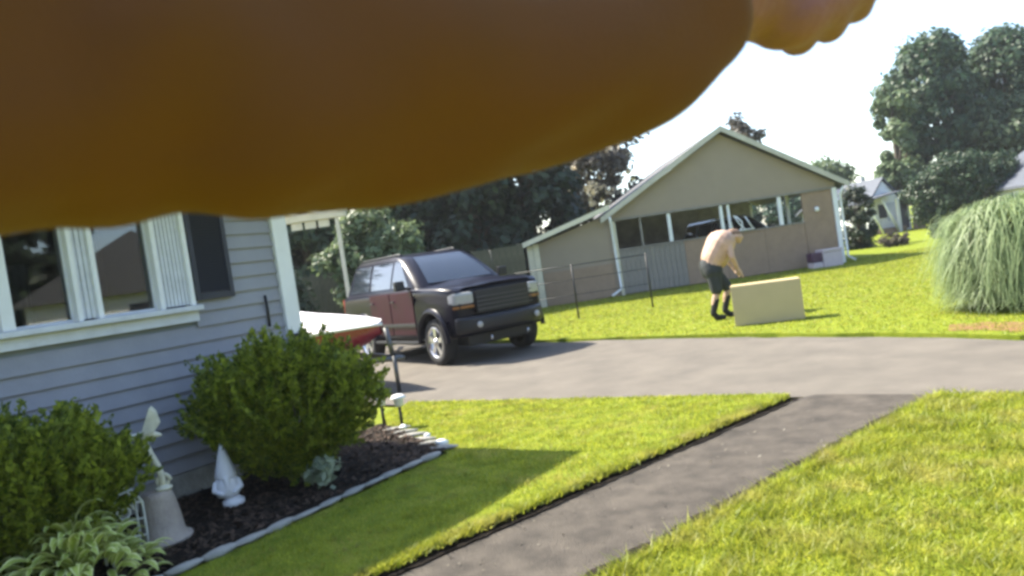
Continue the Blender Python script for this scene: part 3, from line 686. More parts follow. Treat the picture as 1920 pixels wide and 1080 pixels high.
        # lamps
        bm = bmesh.new(); bbox(bm, 2.16, 2.362, s * 0.76 - 0.17, s * 0.76 + 0.172, 0.96, 1.15, 0.045); NOSE.append(frombm('headlight', bm, HEADL, t))
        o = lathe('fog_lamp', [(0.05, 0.0), (0.052, 0.02), (0.04, 0.03)], HEADL, t, 16); o.rotation_euler = (0, math.pi / 2, 0); o.location = (2.40, s * 0.55, 0.62)
        tube('tow_hook', [(2.33, s * 0.35, 0.42), (2.39, s * 0.35, 0.40), (2.40, s * 0.35, 0.36), (2.33, s * 0.35, 0.35)], 0.018, CHROME, t, 7)
        mk_ = box('marker_lamp', 2.19, 2.358, s * 0.76 - 0.16, s * 0.76 + 0.165, 0.895, 0.94, AMBER, t, 0.012); NOSE.append(mk_)
        box('tail_lamp', -2.385, -2.3, s * 0.83 - 0.07, s * 0.83 + 0.07, 0.95, 1.25, TAIL, t, 0.01)
    # hood with raised centre
    bm = bmesh.new(); G = []
    for i in range(9):
        x = 1.06 + (2.24 - 1.06) * i / 8; zt = np.interp(x, [1.06, 1.7, 2.1, 2.24], [1.315, 1.295, 1.255, 1.225])
        G.append([bm.verts.new((x, y * (0.80 - 0.05 * i / 8), zt + 0.045 * math.exp(-((abs(y) - 0.0) / 0.55) ** 4) * (1 - (i / 8) ** 6 * .6) + (0.0 if abs(y) < 0.99 else -0.02))) for y in np.linspace(-1, 1, 15)])
    for i in range(8):
        for k in range(14): bm.faces.new((G[i][k], G[i][k + 1], G[i + 1][k + 1], G[i + 1][k]))
    NOSE.append(frombm('hood', bm, paint, t, True))
    bm = bmesh.new()
    for k in range(12): bbox(bm, 2.32, 2.372, -0.56 + k * 1.12 / 12, -0.56 + (k + 1) * 1.12 / 12, 0.80, 1.15)
    bmesh.ops.remove_doubles(bm, verts=bm.verts[:], dist=1e-5); gr = frombm('grille', bm, trim, t); NOSE.append(gr)
    for k in range(4): box('grille_bar', 2.373, 2.383, -0.53, 0.53, 0.84 + 0.065 * k, 0.858 + 0.065 * k, GRBAR, gr, 0.003)
    bm = bmesh.new(); bbox(bm, 2.28, 2.45, -0.93, 0.93, 0.50, 0.76, 0.06); bm2 = bmesh.new(); bmesh.ops.subdivide_edges(bm, edges=[e for e in bm.edges if abs(e.verts[0].co.y - e.verts[1].co.y) > 1.0], cuts=9); bm2.free(); NOSE.append(frombm('front_bumper', bm, trim, t, True))
    bm = bmesh.new(); bbox(bm, -2.48, -2.3, -0.92, 0.92, 0.46, 0.68, 0.05); frombm('rear_bumper', bm, trim, t)
    box('underbody', -2.1, 2.1, -0.62, 0.62, 0.28, 0.47, BLACKM, t, 0.02)
    tube('antenna', [(0.95, 0.80, 1.30), (0.85, 0.80, 1.80)], 0.006, trim, t, 6)
    for s in (-1, 1): tube('roof_rail', [(0.0, s * 0.56, 1.93), (-0.1, s * 0.57, 1.955), (-1.8, s * 0.57, 1.955), (-1.95, s * 0.56, 1.93)], 0.016, trim, t, 8)
    for o_ in NOSE: nose(o_)
    return t
GRBAR = mat('grey_grille_bar', (0.06, 0.06, 0.065), 0.35, metal=0.4)
TYRE = mat('tyre_rubber', (0.018, 0.018, 0.018), 0.85, 0.2, 20)
CHROME = mat('wheel_alloy', (0.62, 0.62, 0.64), 0.25, metal=0.9)
HEADL = mat('headlight_lens', (0.33, 0.33, 0.32), 0.15, 0.05, 20, coat=0.6)
AMBER = mat('amber_lens', (0.25, 0.10, 0.02), 0.3)
TAIL = mat('tail_lamp_red', (0.35, 0.02, 0.02), 0.2)
TRIM = mat('black_plastic_trim', (0.012, 0.012, 0.015), 0.45, 0.1, 12)
PLUM = mat('navy_black_paint', (0.006, 0.006, 0.013), 0.32, 0.15, 3, metal=0.0, coat=0.14, spec=0.10)
DOORREFL = mat('maroon_door_reflection', (0.036, 0.004, 0.018), 0.36, 0.12, 3, coat=0.08, spec=0.08)  # maroon reflection put into the base colour of the doors
CARGL = mat('tinted_car_glass', (0.02, 0.026, 0.034), 0.06, spec=0.8, coat=0.3)
vehicle('parked_suv', PLUM, 'navy black SUV with silver wheels on the driveway, maroon reflection painted on its doors', (-1.44, 13.98, -0.03), math.atan2(-0.835, 0.55), TRIM, CARGL, DOORREFL)
PALEB = mat('pale_blue_car_paint', (0.42, 0.48, 0.58), 0.25, coat=1.0)
vehicle('parked_suv', PALEB, 'pale blue SUV half hidden inside the open carport', (7.9, 26.0, 0.0), math.radians(-75), TRIM, CARGL)

# small covered boat on a trailer, bow towards the driveway
RED = mat('red_boat_hull', (0.28, 0.025, 0.06), 0.3, 0.1, 6, coat=0.6)
TARP = mat('white_boat_cover', (0.80, 0.76, 0.78), 0.65, 0.05, 6, 0.2, 12)
GALV = mat('galvanised_steel', (0.12, 0.12, 0.115), 0.4, 0.15, 20, metal=0.6)
bow = Vector((-1.86, 10.25)); ba = math.atan2(-0.62, 0.78)
bt = empty('covered_boat', (bow.x, bow.y, 0), ba, 'small white covered boat with red hull on trailer beside the SUV', 'boat')
bm = bmesh.new(); ST = []
for i in range(13):
    q = i / 12; x = -3.6 * q; hb = 0.82 * (1 - (1 - q) ** 2.4) + 0.02; zt = 0.93 - 0.06 * q; zk = 0.80 - 0.42 * min(1, q * 2.2) ** 0.6
    ST.append([bm.verts.new((x, s * hb * w_, z_)) for s, w_, z_ in ((-1, 1, zt), (-1, .92, zt - .16), (-1, .6, zk + .05), (1, 0, zk), (1, .6, zk + .05), (1, .92, zt - .16), (1, 1, zt))])
for i in range(12):
    for k in range(6): bm.faces.new((ST[i][k], ST[i][k + 1], ST[i + 1][k + 1], ST[i + 1][k]))
bm.faces.new(ST[-1])
frombm('hull', bm, RED, bt, True)
bm = bmesh.new(); ST = []
for i in range(13):
    q = i / 12; x = -3.62 * q + 0.02; hb = 0.85 * (1 - (1 - q) ** 2.4) + 0.03; zt = 0.93 - 0.06 * q; hgt = 0.03 + 0.34 * min(1, q * 1.6) ** 0.9
    ST.append([bm.verts.new((x, hb * y, zt - (0.06 if abs(y) > .98 else 0) + hgt * (1 - abs(y) ** 1.7) + 0.012 * math.sin(9 * q + 5 * y))) for y in np.linspace(-1, 1, 11)])
for i in range(12):
    for k in range(10): bm.faces.new((ST[i][k], ST[i][k + 1], ST[i + 1][k + 1], ST[i + 1][k]))
frombm('cover', bm, TARP, bt, True)
tube('gunwale', [(0.03, 0, 0.90)] + [(-3.6 * q, -(0.84 * (1 - (1 - q) ** 2.4) + 0.03), 0.90 - 0.06 * q) for q in np.linspace(0.03, 1, 14)], 0.022, WHITE, bt, 8)
tr = empty('trailer', (bow.x, bow.y, 0), ba, 'galvanised boat trailer with jack post under the covered boat', 'trailer')
for s in (-1, 1): tube('rail', [(0.35, 0, 0.42), (-0.6, s * 0.35, 0.42), (-3.4, s * 0.6, 0.40)], 0.035, GALV, tr, 8)
tube('winch_post', [(0.16, 0, 0.42), (0.08, 0, 0.84)], 0.035, GALV, tr, 8)
tube('jack', [(0.26, -0.08, -0.03), (0.26, -0.08, 0.46)], 0.03, GALV, tr, 8)
tube('axle', [(-2.3, -0.85, 0.30), (-2.3, 0.85, 0.30)], 0.03, GALV, tr, 8)
for s in (-1, 1):
    tube('hull_bunk', [(-0.9, s * 0.42, 0.44), (-3.3, s * 0.5, 0.43)], 0.03, BLACKM, tr, 6)
    o = lathe('wheel', [(0.10, -0.07), (0.25, -0.08), (0.28, -0.05), (0.28, 0.05), (0.25, 0.08), (0.10, 0.07)], TYRE, tr, 24); o.rotation_euler = (math.pi / 2, 0, 0); o.location = (-2.3, s * 0.86, 0.25)

# ------------------------------------------------------------------ arbour by the house
ab = empty('white_pergola', (-5.25, 17.7, 0), 0.05, 'tall white pergola frame behind the house corner and the SUV', 'pergola')
box('beam', -0.25, 1.62, -0.07, 0.07, 3.16, 3.34, CREAM, ab, 0.01); box('post', 1.34, 1.43, -0.045, 0.045, 0, 3.157, CREAM, ab, 0.006); box('post', -0.10, 0.03, -0.06, 0.06, 0, 3.157, WHITE, ab, 0.006)
for x in (0.25, 0.8, 1.45): box('rafter', x, x + 0.08, -1.3, 0.9, 3.345, 3.44, CREAM, ab, 0.006)
for x in (0.30, 0.62, 0.94): box('brace', x, x + 0.26, -0.015, 0.015, 2.98, 3.15, CREAM, ab, 0.004)

# ------------------------------------------------------------------ carport with gable and lean-to
GY = 22.6
cp = empty('gabled_carport', (0, GY, 0), 0, 'tan gabled carport with open band, half wall and lean-to', 'carport')
X0, X1, AX, AZ, EZ = 3.25, 10.10, 6.83, 4.50, 2.50
prism('gable_panel', [(X0, 2.34), (X1, 2.34), (X1, EZ - .05), (AX, AZ - .10), (X0, EZ - .05)], 0.0, 0.10, GABLE, cp)
def slab(nm, a, b, th, y0, y1, m, par):
    (xa, za), (xb, zb) = a, b
    return prism(nm, [(xa, za), (xb, zb), (xb, zb + th), (xa, za + th)], y0, y1, m, par)
sl_ = (AZ - EZ) / (AX - X0)
rfl = slab('roof', (X0 - 0.32, EZ - 0.32 * sl_), (AX, AZ), 0.09, -0.25, 8.0, ROOF, cp)
sr_ = (AZ - EZ) / (X1 - AX)
rfr = slab('roof', (AX, AZ), (X1 + 0.3, EZ - 0.3 * sr_), 0.09, -0.25, 8.0, ROOF, cp)
slab('rake_board', (X0 - 0.34, EZ - 0.34 * sl_ - 0.06), (AX, AZ - 0.06), 0.17, -0.285, -0.253, BEIGE, rfl)
slab('rake_board', (AX + .002, AZ - 0.06), (X1 + 0.32, EZ - 0.32 * sr_ - 0.06), 0.17, -0.285, -0.253, BEIGE, rfr)
box('header', X0, X1, -0.03, 0.12, 2.27, 2.338, BOARDS, cp, 0.005)
for x, w_, m_ in ((X0 + .02, .10, CREAM), (4.10, .06, BOARDS), (4.95, .10, WHITE), (6.55, .09, WHITE), (6.78, .07, WHITE), (8.32, .11, WHITE)):
    z1 = 2.265
    box('post', x, x + w_, 0.0, 0.09, 1.415 if x > X0 + .1 else 0.0, z1, m_, cp, 0.006)
# half wall of vertical boards
bmh = bmesh.new(); bbox(bmh, 0, 0.145, 0.0, 0.025, 0.04, 1.36, 0.004); hb = bpy.data.meshes.new('wall_board'); bmesh.ops.recalc_face_normals(bmh, faces=bmh.faces[:]); bmh.to_mesh(hb); bmh.free(); hb.materials.append(BOARDS)
hb2 = hb.copy(); hb2.materials.clear(); hb2.materials.append(BROWNW)
x = X0 + 0.13
while x < 5.25:
    o = link('wall_board', hb, None, cp); o.location = (x, random.uniform(-.006, .006), 0); x += 0.152
for k in range(3):
    x2 = x + (9.05 - x) / 3 * k; box('wall_panel', x2, x2 + (9.05 - x) / 3 - 0.006, 0.0, 0.03, 0.03, 1.365, BROWNW, cp, 0.003)
box('wall_cap', X0 + .125, 9.05, -0.03, 0.10, 1.37, 1.412, BOARDS, cp, 0.006)
box('end_wall', 9.06, X1 - 0.12, 0.02, 0.10, 0.0, 2.265, BROWNW, cp)
box('corner_post', X1 - 0.115, X1 + 0.02, -0.04, 0.12, 0.0, 2.30, WHITE, cp, 0.008)
box('side_wall', X1 - 0.08, X1, 0.13, 7.8, 0, 1.1, GABLE, cp); box('side_post', X1 - 0.1, X1, 3.8, 3.9, 1.1, EZ - .1, WHITE, cp); box('side_post', X1 - 0.1, X1, 7.7, 7.8, 1.1, EZ - .1, WHITE, cp); box('side_wall', X0, X0 + 0.08, 0.13, 7.8, 0, EZ - 0.08, GABLE, cp)
INNER = mat('dusty_inner_wall', (0.36, 0.35, 0.33), 0.9, 0.3, 2)
box('back_wall', X0 + .09, X1 - .09, 7.7, 7.8, 0, 2.62, INNER, cp)
box('floor_slab', X0 + .1, X1 - .1, 0.13, 7.6, 0.0, 0.01, CONC, cp)
lt = tube('downspout', [(X0 - .06, -0.30, EZ - 0.12), (X0 - 0.02, -0.10, EZ - 0.35), (X0 + 0.0, -0.07, 1.2), (X0 + 0.03, -0.07, 0.22), (X0 - 0.30, -0.25, 0.06)], 0.04, WHITE, cp, 8)
tube('downspout', [(X1 + .16, -0.2, EZ - 0.2), (X1 + 0.08, -0.09, EZ - 0.42), (X1 + 0.08, -0.09, 0.2), (X1 + 0.25, -0.2, 0.05)], 0.035, WHITE, cp, 8)
lathe('wall_lamp', [(0.05, 0), (0.07, .04), (0.06, .12), (0.02, .14)], WHITE, cp, 14, loc=(9.45, -0.05, 1.66))
# lean-to
prism('lean_to_wall', [(0.98, 0.0), (X0 - .02, 0.0), (X0 - .02, 2.52), (0.98, 1.93)], 0.02, 0.10, GABLE, cp)
slab('lean_to_roof', (0.50, 1.90), (X0 - .05, 2.66), 0.08, -0.3, 6.0, ROOF, cp)
slab('lean_to_fascia', (0.48, 1.86), (X0 - .04, 2.625), 0.15, -0.335, -0.303, CREAM, cp)
box('lean_to_door_board', 0.62, 0.79, -0.02, 0.05, 0.0, 1.90, CREAM, cp, 0.006); box('lean_to_door_board', 0.80, 0.975, -0.035, 0.05, 0.0, 1.93, CREAM, cp, 0.006)
box('lean_to_side', 0.62, 0.70, 0.06, 5.8, 0.0, 1.90, GABLE, cp)
box('lower_panel', 1.02, X0 - .12, -0.012, 0.018, 0.02, 1.02, BROWNW, cp, 0.004)
# things stored on the half wall
wc = empty('white_frame_rack', (7.05, GY - 0.12, 1.415), 0.1, 'white tubular frame leaning in the carport opening above the person', 'frame')
tube('tube', [(-0.20, 0.03, 0.0), (-0.28, 0.05, 0.52)], 0.024, WHITE, wc, 8); tube('cross_tube', [(-0.02, 0.03, 0.0), (0.10, 0.03, 0.12), (0.10, 0.04, 0.28), (-0.06, 0.05, 0.46)], 0.022, WHITE, wc, 8); tube('cross_tube', [(0.20, 0.03, 0.0), (0.02, 0.05, 0.22), (-0.12, 0.06, 0.50)], 0.018, WHITE, wc, 8); tube('strut', [(0.42, 0.0, 0.0), (0.22, 0.04, 0.42)], 0.02, WHITE, wc, 8); tube('foot', [(-0.2, 0.03, 0.02), (0.45, 0.0, 0.02)], 0.018, WHITE, wc, 8)
# cooler by the end wall
PINK = mat('pale_pink_plastic', (0.52, 0.44, 0.46), 0.5, 0.06, 8); PURP = mat('dark_purple_lid', (0.07, 0.03, 0.06), 0.5, .1, 8)
cb = empty('storage_cooler', (9.25, 21.95, 0), 0.05, 'pale pink cooler chest with dark side against the carport wall', 'cooler')
box('chest', -0.15, 0.42, -0.22, 0.22, 0.0, 0.44, PINK, cb, 0.02); box('lid', -0.17, 0.44, -0.24, 0.24, 0.445, 0.52, PINK, cb, 0.015); box('side_bag', -0.48, -0.175, -0.18, 0.2, 0.18, 0.46, PURP, cb, 0.04); box('side_step', -0.46, -0.175, -0.2, 0.2, 0.0, 0.17, PINK, cb, 0.02)
# wire fence before the lean-to
wf = empty('wire_fence', (0.5, 16.9, 0), 0.0, 'thin dark wire fence on the lawn before the lean-to', 'fence')
for x in (0.90, 2.6): tube('post', [(x, 0, -0.02), (x, 0, 1.25)], 0.022, BLACKM, wf, 8)
for z_ in (1.22, 0.9, 0.55): tube('rail', [(-0.4, 0, z_), (2.6, 0, z_)], 0.008 if z_ < 1.2 else 0.013, BLACKM, wf, 6)
# board fence behind the driveway
bf = empty('board_fence', (-7.6, 21.2, 0), 0, 'weathered olive board fence behind the SUV', 'fence')
bmh = bmesh.new(); bbox(bmh, 0, 0.165, 0, 0.025, 0.05, 1.95, 0.004); fb = bpy.data.meshes.new('board'); bmesh.ops.recalc_face_normals(bmh, faces=bmh.faces[:]); bmh.to_mesh(fb); bmh.free(); fb.materials.append(OLIVE)
for i in range(47): o = link('board', fb, None, bf); o.location = (i * 0.172, random.uniform(-.008, .008), random.uniform(-.02, .02))
for z_ in (0.4, 1.5): box('rail', 0, 8.1, 0.037, 0.08, z_, z_ + 0.09, OLIVE, bf)
for i in range(5): box('post', i * 1.98, i * 1.98 + 0.1, 0.082, 0.18, 0, 2.0, OLIVE, bf)

# ------------------------------------------------------------------ plain tan block standing in for a flat tan patch
TANBLK = mat('plain_tan', (0.47, 0.375, 0.205), 0.85, 0.05, 3, 0.1, 30)
bx_ = empty('tan_block', (3.75, 11.15, 0.012), -0.30, 'large plain tan block on the lawn before the person', 'box')
bm = bmesh.new(); bbox(bm, -0.50, 0.50, 0.0, 0.32, 0.0, 0.60, 0.006); frombm('block_body', bm, TANBLK, bx_)
for s in (0, 1): prism('block_top', [(-0.49, 0.0), (0.49, 0.0), (0.48, 0.145), (-0.48, 0.145)], 0.603, 0.608, TANBLK, bx_, axis='z').location = (0, 0.012 + s * 0.15, 0.0)

# ------------------------------------------------------------------ the person bent over the box
SKIN = mat('tanned_skin', (0.46, 0.30, 0.21), 0.6, 0.16, 7, 0.3, 14)
SHORT = mat('dark_shorts', (0.03, 0.035, 0.035), 0.9, 0.2, 12, 0.3, 60)
BOOT = mat('black_sock_boot', (0.012, 0.012, 0.012), 0.8)
HAIR = mat('brown_hair', (0.20, 0.12, 0.075), 0.7, 0.3, 40, 0.4, 60)
pe = empty('person', (3.36, 12.65, 0.0), 0.0, 'bare backed person in dark shorts bending forward behind the box', 'person')
hip = Vector((0.05, 0, 0.88)); chest = Vector((0.34, 0, 1.26)); neck = Vector((0.46, 0, 1.44)); head = Vector((0.62, -0.02, 1.50))
caps = [((0.03, -0.07, 0.92), 0.165, (0.10, -0.06, 1.06), 0.185), ((0.03, 0.07, 0.92), 0.165, (0.10, 0.06, 1.06), 0.185),
        ((0.10, -0.07, 1.06), 0.20, (0.25, -0.11, 1.28), 0.22), ((0.10, 0.07, 1.06), 0.20, (0.25, 0.11, 1.28), 0.22), ((0.16, 0, 1.02), 0.18, (0.24, 0, 1.10), 0.17),
        ((0.27, 0, 1.32), 0.16, (0.38, 0, 1.39), 0.09), ((0.36, 0, 1.37), 0.08, (0.45, 0, 1.38), 0.066),
        ((0.48, 0, 1.38), 0.092, (0.54, 0, 1.34), 0.088), ((0.55, 0, 1.30), 0.06, (0.565, 0, 1.27), 0.045), ((0.622, 0, 1.335), 0.016, (0.628, 0, 1.312), 0.018)]
for s in (-1, 1):
    sh_ = (0.31, s * 0.22, 1.32); el = (0.34 + .03 * s, s * 0.31, 1.03); wr = (0.44 + .03 * s, s * 0.21, 0.82)
    caps += [((0.29, s * .14, 1.33), 0.09, sh_, 0.08), (sh_, 0.07, el, 0.052), (el, 0.05, wr, 0.034), (wr, 0.037, (0.48 + .03 * s, s * .19, 0.75), 0.042)]
    for k in range(4):
        b0 = Vector((0.49 + .03 * s, s * .19 + (k - 1.5) * 0.022, 0.72)); caps += [(b0, 0.012, b0 + Vector((0.03, 0, -0.04)), 0.011), (b0 + Vector((0.03, 0, -0.04)), 0.011, b0 + Vector((0.02, 0, -0.075 + .008 * abs(k - 1.4))), 0.009)]
    b0 = Vector((0.45 + .03 * s, s * .17, 0.76)); caps += [(b0, 0.014, b0 + Vector((-0.005, -s * .035, -0.045)), 0.012)]
    caps += [((0.51, s * 0.094, 1.35), 0.014, (0.48, s * 0.097, 1.35), 0.018)]
kn = {-1: (0.04, -0.11, 0.47), 1: (0.30, 0.11, 0.50)}; an = {-1: (-0.07, -0.12, 0.09), 1: (0.20, 0.12, 0.09)}
for s in (-1, 1):
    caps += [((0.03, s * .09, 0.86), 0.10, kn[s], 0.062), (kn[s], 0.06, tuple(0.6 * np.array(kn[s]) + 0.4 * np.array(an[s]) + np.array([-.02, 0, 0])), 0.056), (tuple(0.6 * np.array(kn[s]) + 0.4 * np.array(an[s]) + np.array([-.02, 0, 0])), 0.054, an[s], 0.036), (an[s], 0.036, (an[s][0] + 0.15, an[s][1], 0.045), 0.032)]
flesh('body', caps, SKIN, pe, 0.011, 5)
sc_ = []
for s in (-1, 1):
    k = np.array(kn[s]); h_ = np.array([0.03, s * .09, 0.86])
    sc_ += [((0.02, s * .06, 0.93), 0.17, (0.03, s * .09, 0.84), 0.165), (tuple(h_), 0.14, tuple(h_ * 0.12 + k * 0.88), 0.102)]
flesh('shorts', sc_, SHORT, pe, 0.012, 4)
for s in (-1, 1):
    a_, k_ = np.array(an[s]), np.array(kn[s])
    flesh('boot', [(tuple(a_ * .35 + k_ * .65), 0.062, tuple(a_ + np.array([0, 0, .05])), 0.05), (tuple(a_ + np.array([0, 0, .03])), 0.052, (a_[0] + 0.06, a_[1], 0.055), 0.05), ((a_[0] + 0.05, a_[1], 0.05), 0.048, (a_[0] + 0.17, a_[1], 0.045), 0.042)], BOOT, pe, 0.010, 3)
flesh('hair', [((0.465, 0, 1.405), 0.092, (0.525, 0, 1.395), 0.086), ((0.445, 0, 1.36), 0.08, (0.445, 0, 1.38), 0.08)], HAIR, pe, 0.012, 3)

# ------------------------------------------------------------------ pampas clump and other planting
def pampas(name, loc, r, h, n, label):
    t = empty(name, loc, 0, label, 'plant'); rg = np.random.default_rng(31)
    K = 9; a = rg.uniform(0, 2 * math.pi, n); q = rg.random(n) ** 0.55
    out = r * q * rg.uniform(0.85, 1.1, n) + 0.05; low = rg.random(n) < 0.5; hp = h * np.where(low, rg.uniform(0.12, 0.8, n), (1.0 - 0.14 * q ** 2) * rg.uniform(0.68, 1.10, n)); q = np.where(low, 0.6 + 0.4 * q, q); out = np.where(low, r * q * rg.uniform(0.8, 1.05, n), out * rg.uniform(0.8, 1.12, n)); e = rg.uniform(0.55, 0.62, n) + np.where(low, 0.42, 0.38) * q * rg.uniform(0.72, 1.0, n)
    base = np.stack([np.cos(a) * 0.25 * q * r, np.sin(a) * 0.25 * q * r], 1); sway = rg.normal(0, 0.30, n)
    rows = []
    for i in range(K):
        s = i / (K - 1); z = hp * np.sin(math.pi * s * e) ** 0.8; aa = a + sway * s
        px = base[:, 0] * (1 - s) + np.cos(aa) * out * s ** 0.9; py = base[:, 1] * (1 - s) + np.sin(aa) * out * s ** 0.9; w = 0.0095 * (1 - s) ** 0.6 + 0.001
        tx, ty = -np.sin(aa) * w, np.cos(aa) * w; z = np.maximum(z, 0.02)
        rows.append((np.stack([px - tx, py - ty, z], 1), np.stack([px + tx, py + ty, z], 1)))
    v = np.stack([x for rw in rows for x in rw], 1).reshape(-1, 3); f = []
    for b in range(n):
        o_ = b * K * 2
        for i in range(K - 1): f.append((o_ + 2 * i, o_ + 2 * i + 1, o_ + 2 * i + 3, o_ + 2 * i + 2))
    pyd('blades', v, f, leafmat('pampas_blade', (0.08, 0.13, 0.045), (0.30, 0.37, 0.18), 0.4), t)
    lathe('root_mound', [(r * 0.3, -0.02), (r * 0.28, 0.06), (r * 0.2, 0.12), (0.05, 0.15)], SOIL, t, 16)
    return t
pampas('pampas_grass', (6.42, 9.35, 0), 1.12, 1.30, 12000, 'large mound of arching pale green ornamental grass at right')

# far right: cottage, hedge, trees
nb = empty('white_cottage', (22.4, 44.0, 0), 0.18, 'small white cottage with grey roof beyond the carport', 'house')
box('wall', -2.2, 1.6, 0, 5, 0, 1.9, WHITE, nb); prism('gable', [(-1.35, 1.9), (0.65, 1.9), (-0.35, 3.1)], -0.5, 3, WHITE, nb); box('porch_wall', -1.3, 0.6, -0.5, -0.02, 0, 1.9, WHITE, nb)
r_ = prism('roof', [(-0.3, 1.75), (-0.3, 1.88), (2.5, 3.05), (5.3, 1.88), (5.3, 1.75), (2.5, 2.9)], -2.5, 1.9, mat('blue_grey_roof', (0.075, 0.085, 0.105), 0.8, 0.15, 6), nb, axis='x')
slab('gable_roof', (-1.55, 1.72), (-0.35, 3.16), 0.1, -0.65, 3, r_.data.materials[0], nb); slab('gable_roof', (-0.35, 3.16), (0.85, 1.72), 0.1, -0.65, 3, r_.data.materials[0], nb)
box('garage_door', 0.72, 1.5, -0.02, 0.03, 0.1, 1.6, SHUT, nb); box('porch_step', -1.2, 0.5, -1.0, -0.52, 0, 0.3, BROWNW, nb); box('window', -0.8, -0.3, -0.53, -0.49, 0.9, 1.7, SHUT, nb); box('door', -2.0, -1.45, -0.02, 0.03, 0, 1.4, SHUT, nb); box('downspout', -2.3, -2.2, -0.1, 0.0, 0, 1.8, WHITE, nb); box('chimney', 0.3, 0.6, 2.2, 2.6, 2.7, 3.6, WHITE, nb)
fh = empty('far_house', (28.5, 33.0, 0), 0.0, 'far house with grey gable roof at the right frame edge', 'house')
box('wall', -3.9, 3.9, 0, 6, 0, 1.55, WHITE2, fh); prism('gable', [(-3.8, 1.555), (3.8, 1.555), (0, 3.5)], 0.05, 5.9, BOARDS, fh)
for sg in (-1, 1): slab('roof', (-4.2, 1.45) if sg < 0 else (0.0, 3.65), (0.0, 3.65) if sg < 0 else (4.2, 1.45), 0.12, -0.4, 6.4, r_.data.materials[0], fh)
for x in (-3.5, -2.3, -0.9, 0.6, 2.2): box('window', x, x + 0.7, -0.03, 0.03, 0.7, 1.4, SHUT, fh)
for sg in (-1, 1): tube('stair_rail', [(-1.75 + .5 * sg, -1.5, 2.0), (-0.9 + .5 * sg, -1.5, 0.05)], 0.07, WHITE, nb, 8)
box('porch_post', -2.35, -2.2, -1.6, -1.45, 0, 2.0, WHITE, nb); box('porch_post', -0.4, -0.25, -1.6, -1.45, 0, 1.9, WHITE, nb); slab('porch_roof', (-2.6, 1.95), (-0.1, 2.25), 0.08, -1.8, -0.2, r_.data.materials[0], nb)
box('storm_window', -0.25, 0.35, -0.54, -0.5, 0.7, 1.75, PALEB, nb); box('bin', 0.9, 1.4, -1.5, -1.0, 0, 0.7, BROWNW, nb, 0.05)
rng = np.random.default_rng(5)
tree('conifer_shrub', (13.9, 29.5, 0), 2.3, 1.15, (0.62, 0.62, 1.15), 7000, 0.07, L_DARK, 'dark upright evergreen shrub beside the carport corner', 'shrub', None, 'column', 60, 0.28, 0.06)
tree('pale_shrub', (15.4, 26.3, 0), 0.8, 0.36, (0.50, 0.45, 0.32), 2500, 0.06, L_PALE, 'low pale round shrub on the lawn between cottage and ornamental grass', 'shrub', None, 'round', 26, 0.2, 0.04)
tree('brown_shrub', (14.2, 27.4, 0), 0.6, 0.28, (0.55, 0.4, 0.25), 1800, 0.05, L_TWIG, 'low brown shrub in front of the white cottage', 'shrub', None, 'round', 22, 0.18, 0.04)
T = 'trees along the right background'
tree('broad_tree', (27.0, 45.5, 0), 11, 6.6, (2.05, 2.1, 4.5), 34000, 0.19, L_GREEN, 'tallest dark blue green tree right of the bright sky', 'tree', T, 'column', 150, 0.8, 0.3)
tree('broad_tree', (23.9, 44.6, 0), 8.6, 5.0, (1.15, 1.2, 3.5), 11000, 0.17, L_PALE, 'slim pale green tree left of the tallest background tree', 'tree', T, 'column', 60, 0.6, 0.2)
tree('broad_tree', (32.1, 46.5, 0), 11, 6.4, (2.6, 2.4, 4.4), 34000, 0.19, L_GREEN, 'broad mid green tree at the upper right edge', 'tree', T, 'column', 150, 0.85, 0.3)
tree('broad_tree', (29.3, 43.0, 0), 7, 4.6, (1.7, 1.6, 2.4), 12000, 0.17, L_MID, 'lower leafy tree between the two tall right trees', 'tree', T, 'round', 70, 0.7, 0.2)
tree('broad_tree', (36.5, 47.0, 0), 12, 7.0, (3, 3, 5), 14000, 0.24, L_BLUE, 'tree just beyond the right frame edge', 'tree', T, 'column', 80, 1.0, 0.3)
tree('low_hedge_tree', (24.0, 38.5, 0), 3.6, 1.75, (2.9, 1.4, 1.80), 46000, 0.085, L_HEDGE, 'wide dark hedge mass below the right trees', 'hedge', None, 'column', 300, 0.5, 0.1, shell=0.6)
for k, (x, y, h_, m_, lb) in enumerate(((15.2, 52, 4.2, L_BLUE, 'low distant treetop just right of the carport roof'), (19.3, 52, 4.8, L_BLUE, 'distant tree behind the white cottage roof'), (23.0, 53, 5.5, L_PALE, 'pale distant tree behind the slim tree'))):
    tree('distant_tree', (x, y, 0), h_, h_ * 0.55, (2.6, 1.6, h_ * 0.42), 7000, 0.2, m_, lb, 'tree', T, 'round', 60, 0.8, 0.15)
# behind the carport
t = tree('speckled_tree', (3.9, 31.2, 0), 8.0, 5.0, (2.2, 1.9, 2.7), 6500, 0.15, L_TWIG, 'brown leaved tree with pale specks behind the lean-to', 'tree', None, 'round', 60, 0.62, 0.16)
pos, nrm, C = clumps((0, -0.3, 5.0), (2.15, 1.9, 2.6), 70, 1900, 0.20); leaves('pale_speck', pos, nrm, 0.13, leafmat('cream_speck', (0.65, 0.58, 0.42), (0.85, 0.8, 0.68), 0.6), t, 1.2)  # small cream faces scattered through the crown
tree('ridge_tree', (11.9, 37.5, 0), 7.4, 5.2, (1.75, 1.3, 1.9), 3200, 0.15, L_TWIG, 'thin brown treetop showing above the carport ridge', 'tree', None, 'round', 40, 0.5, 0.14)
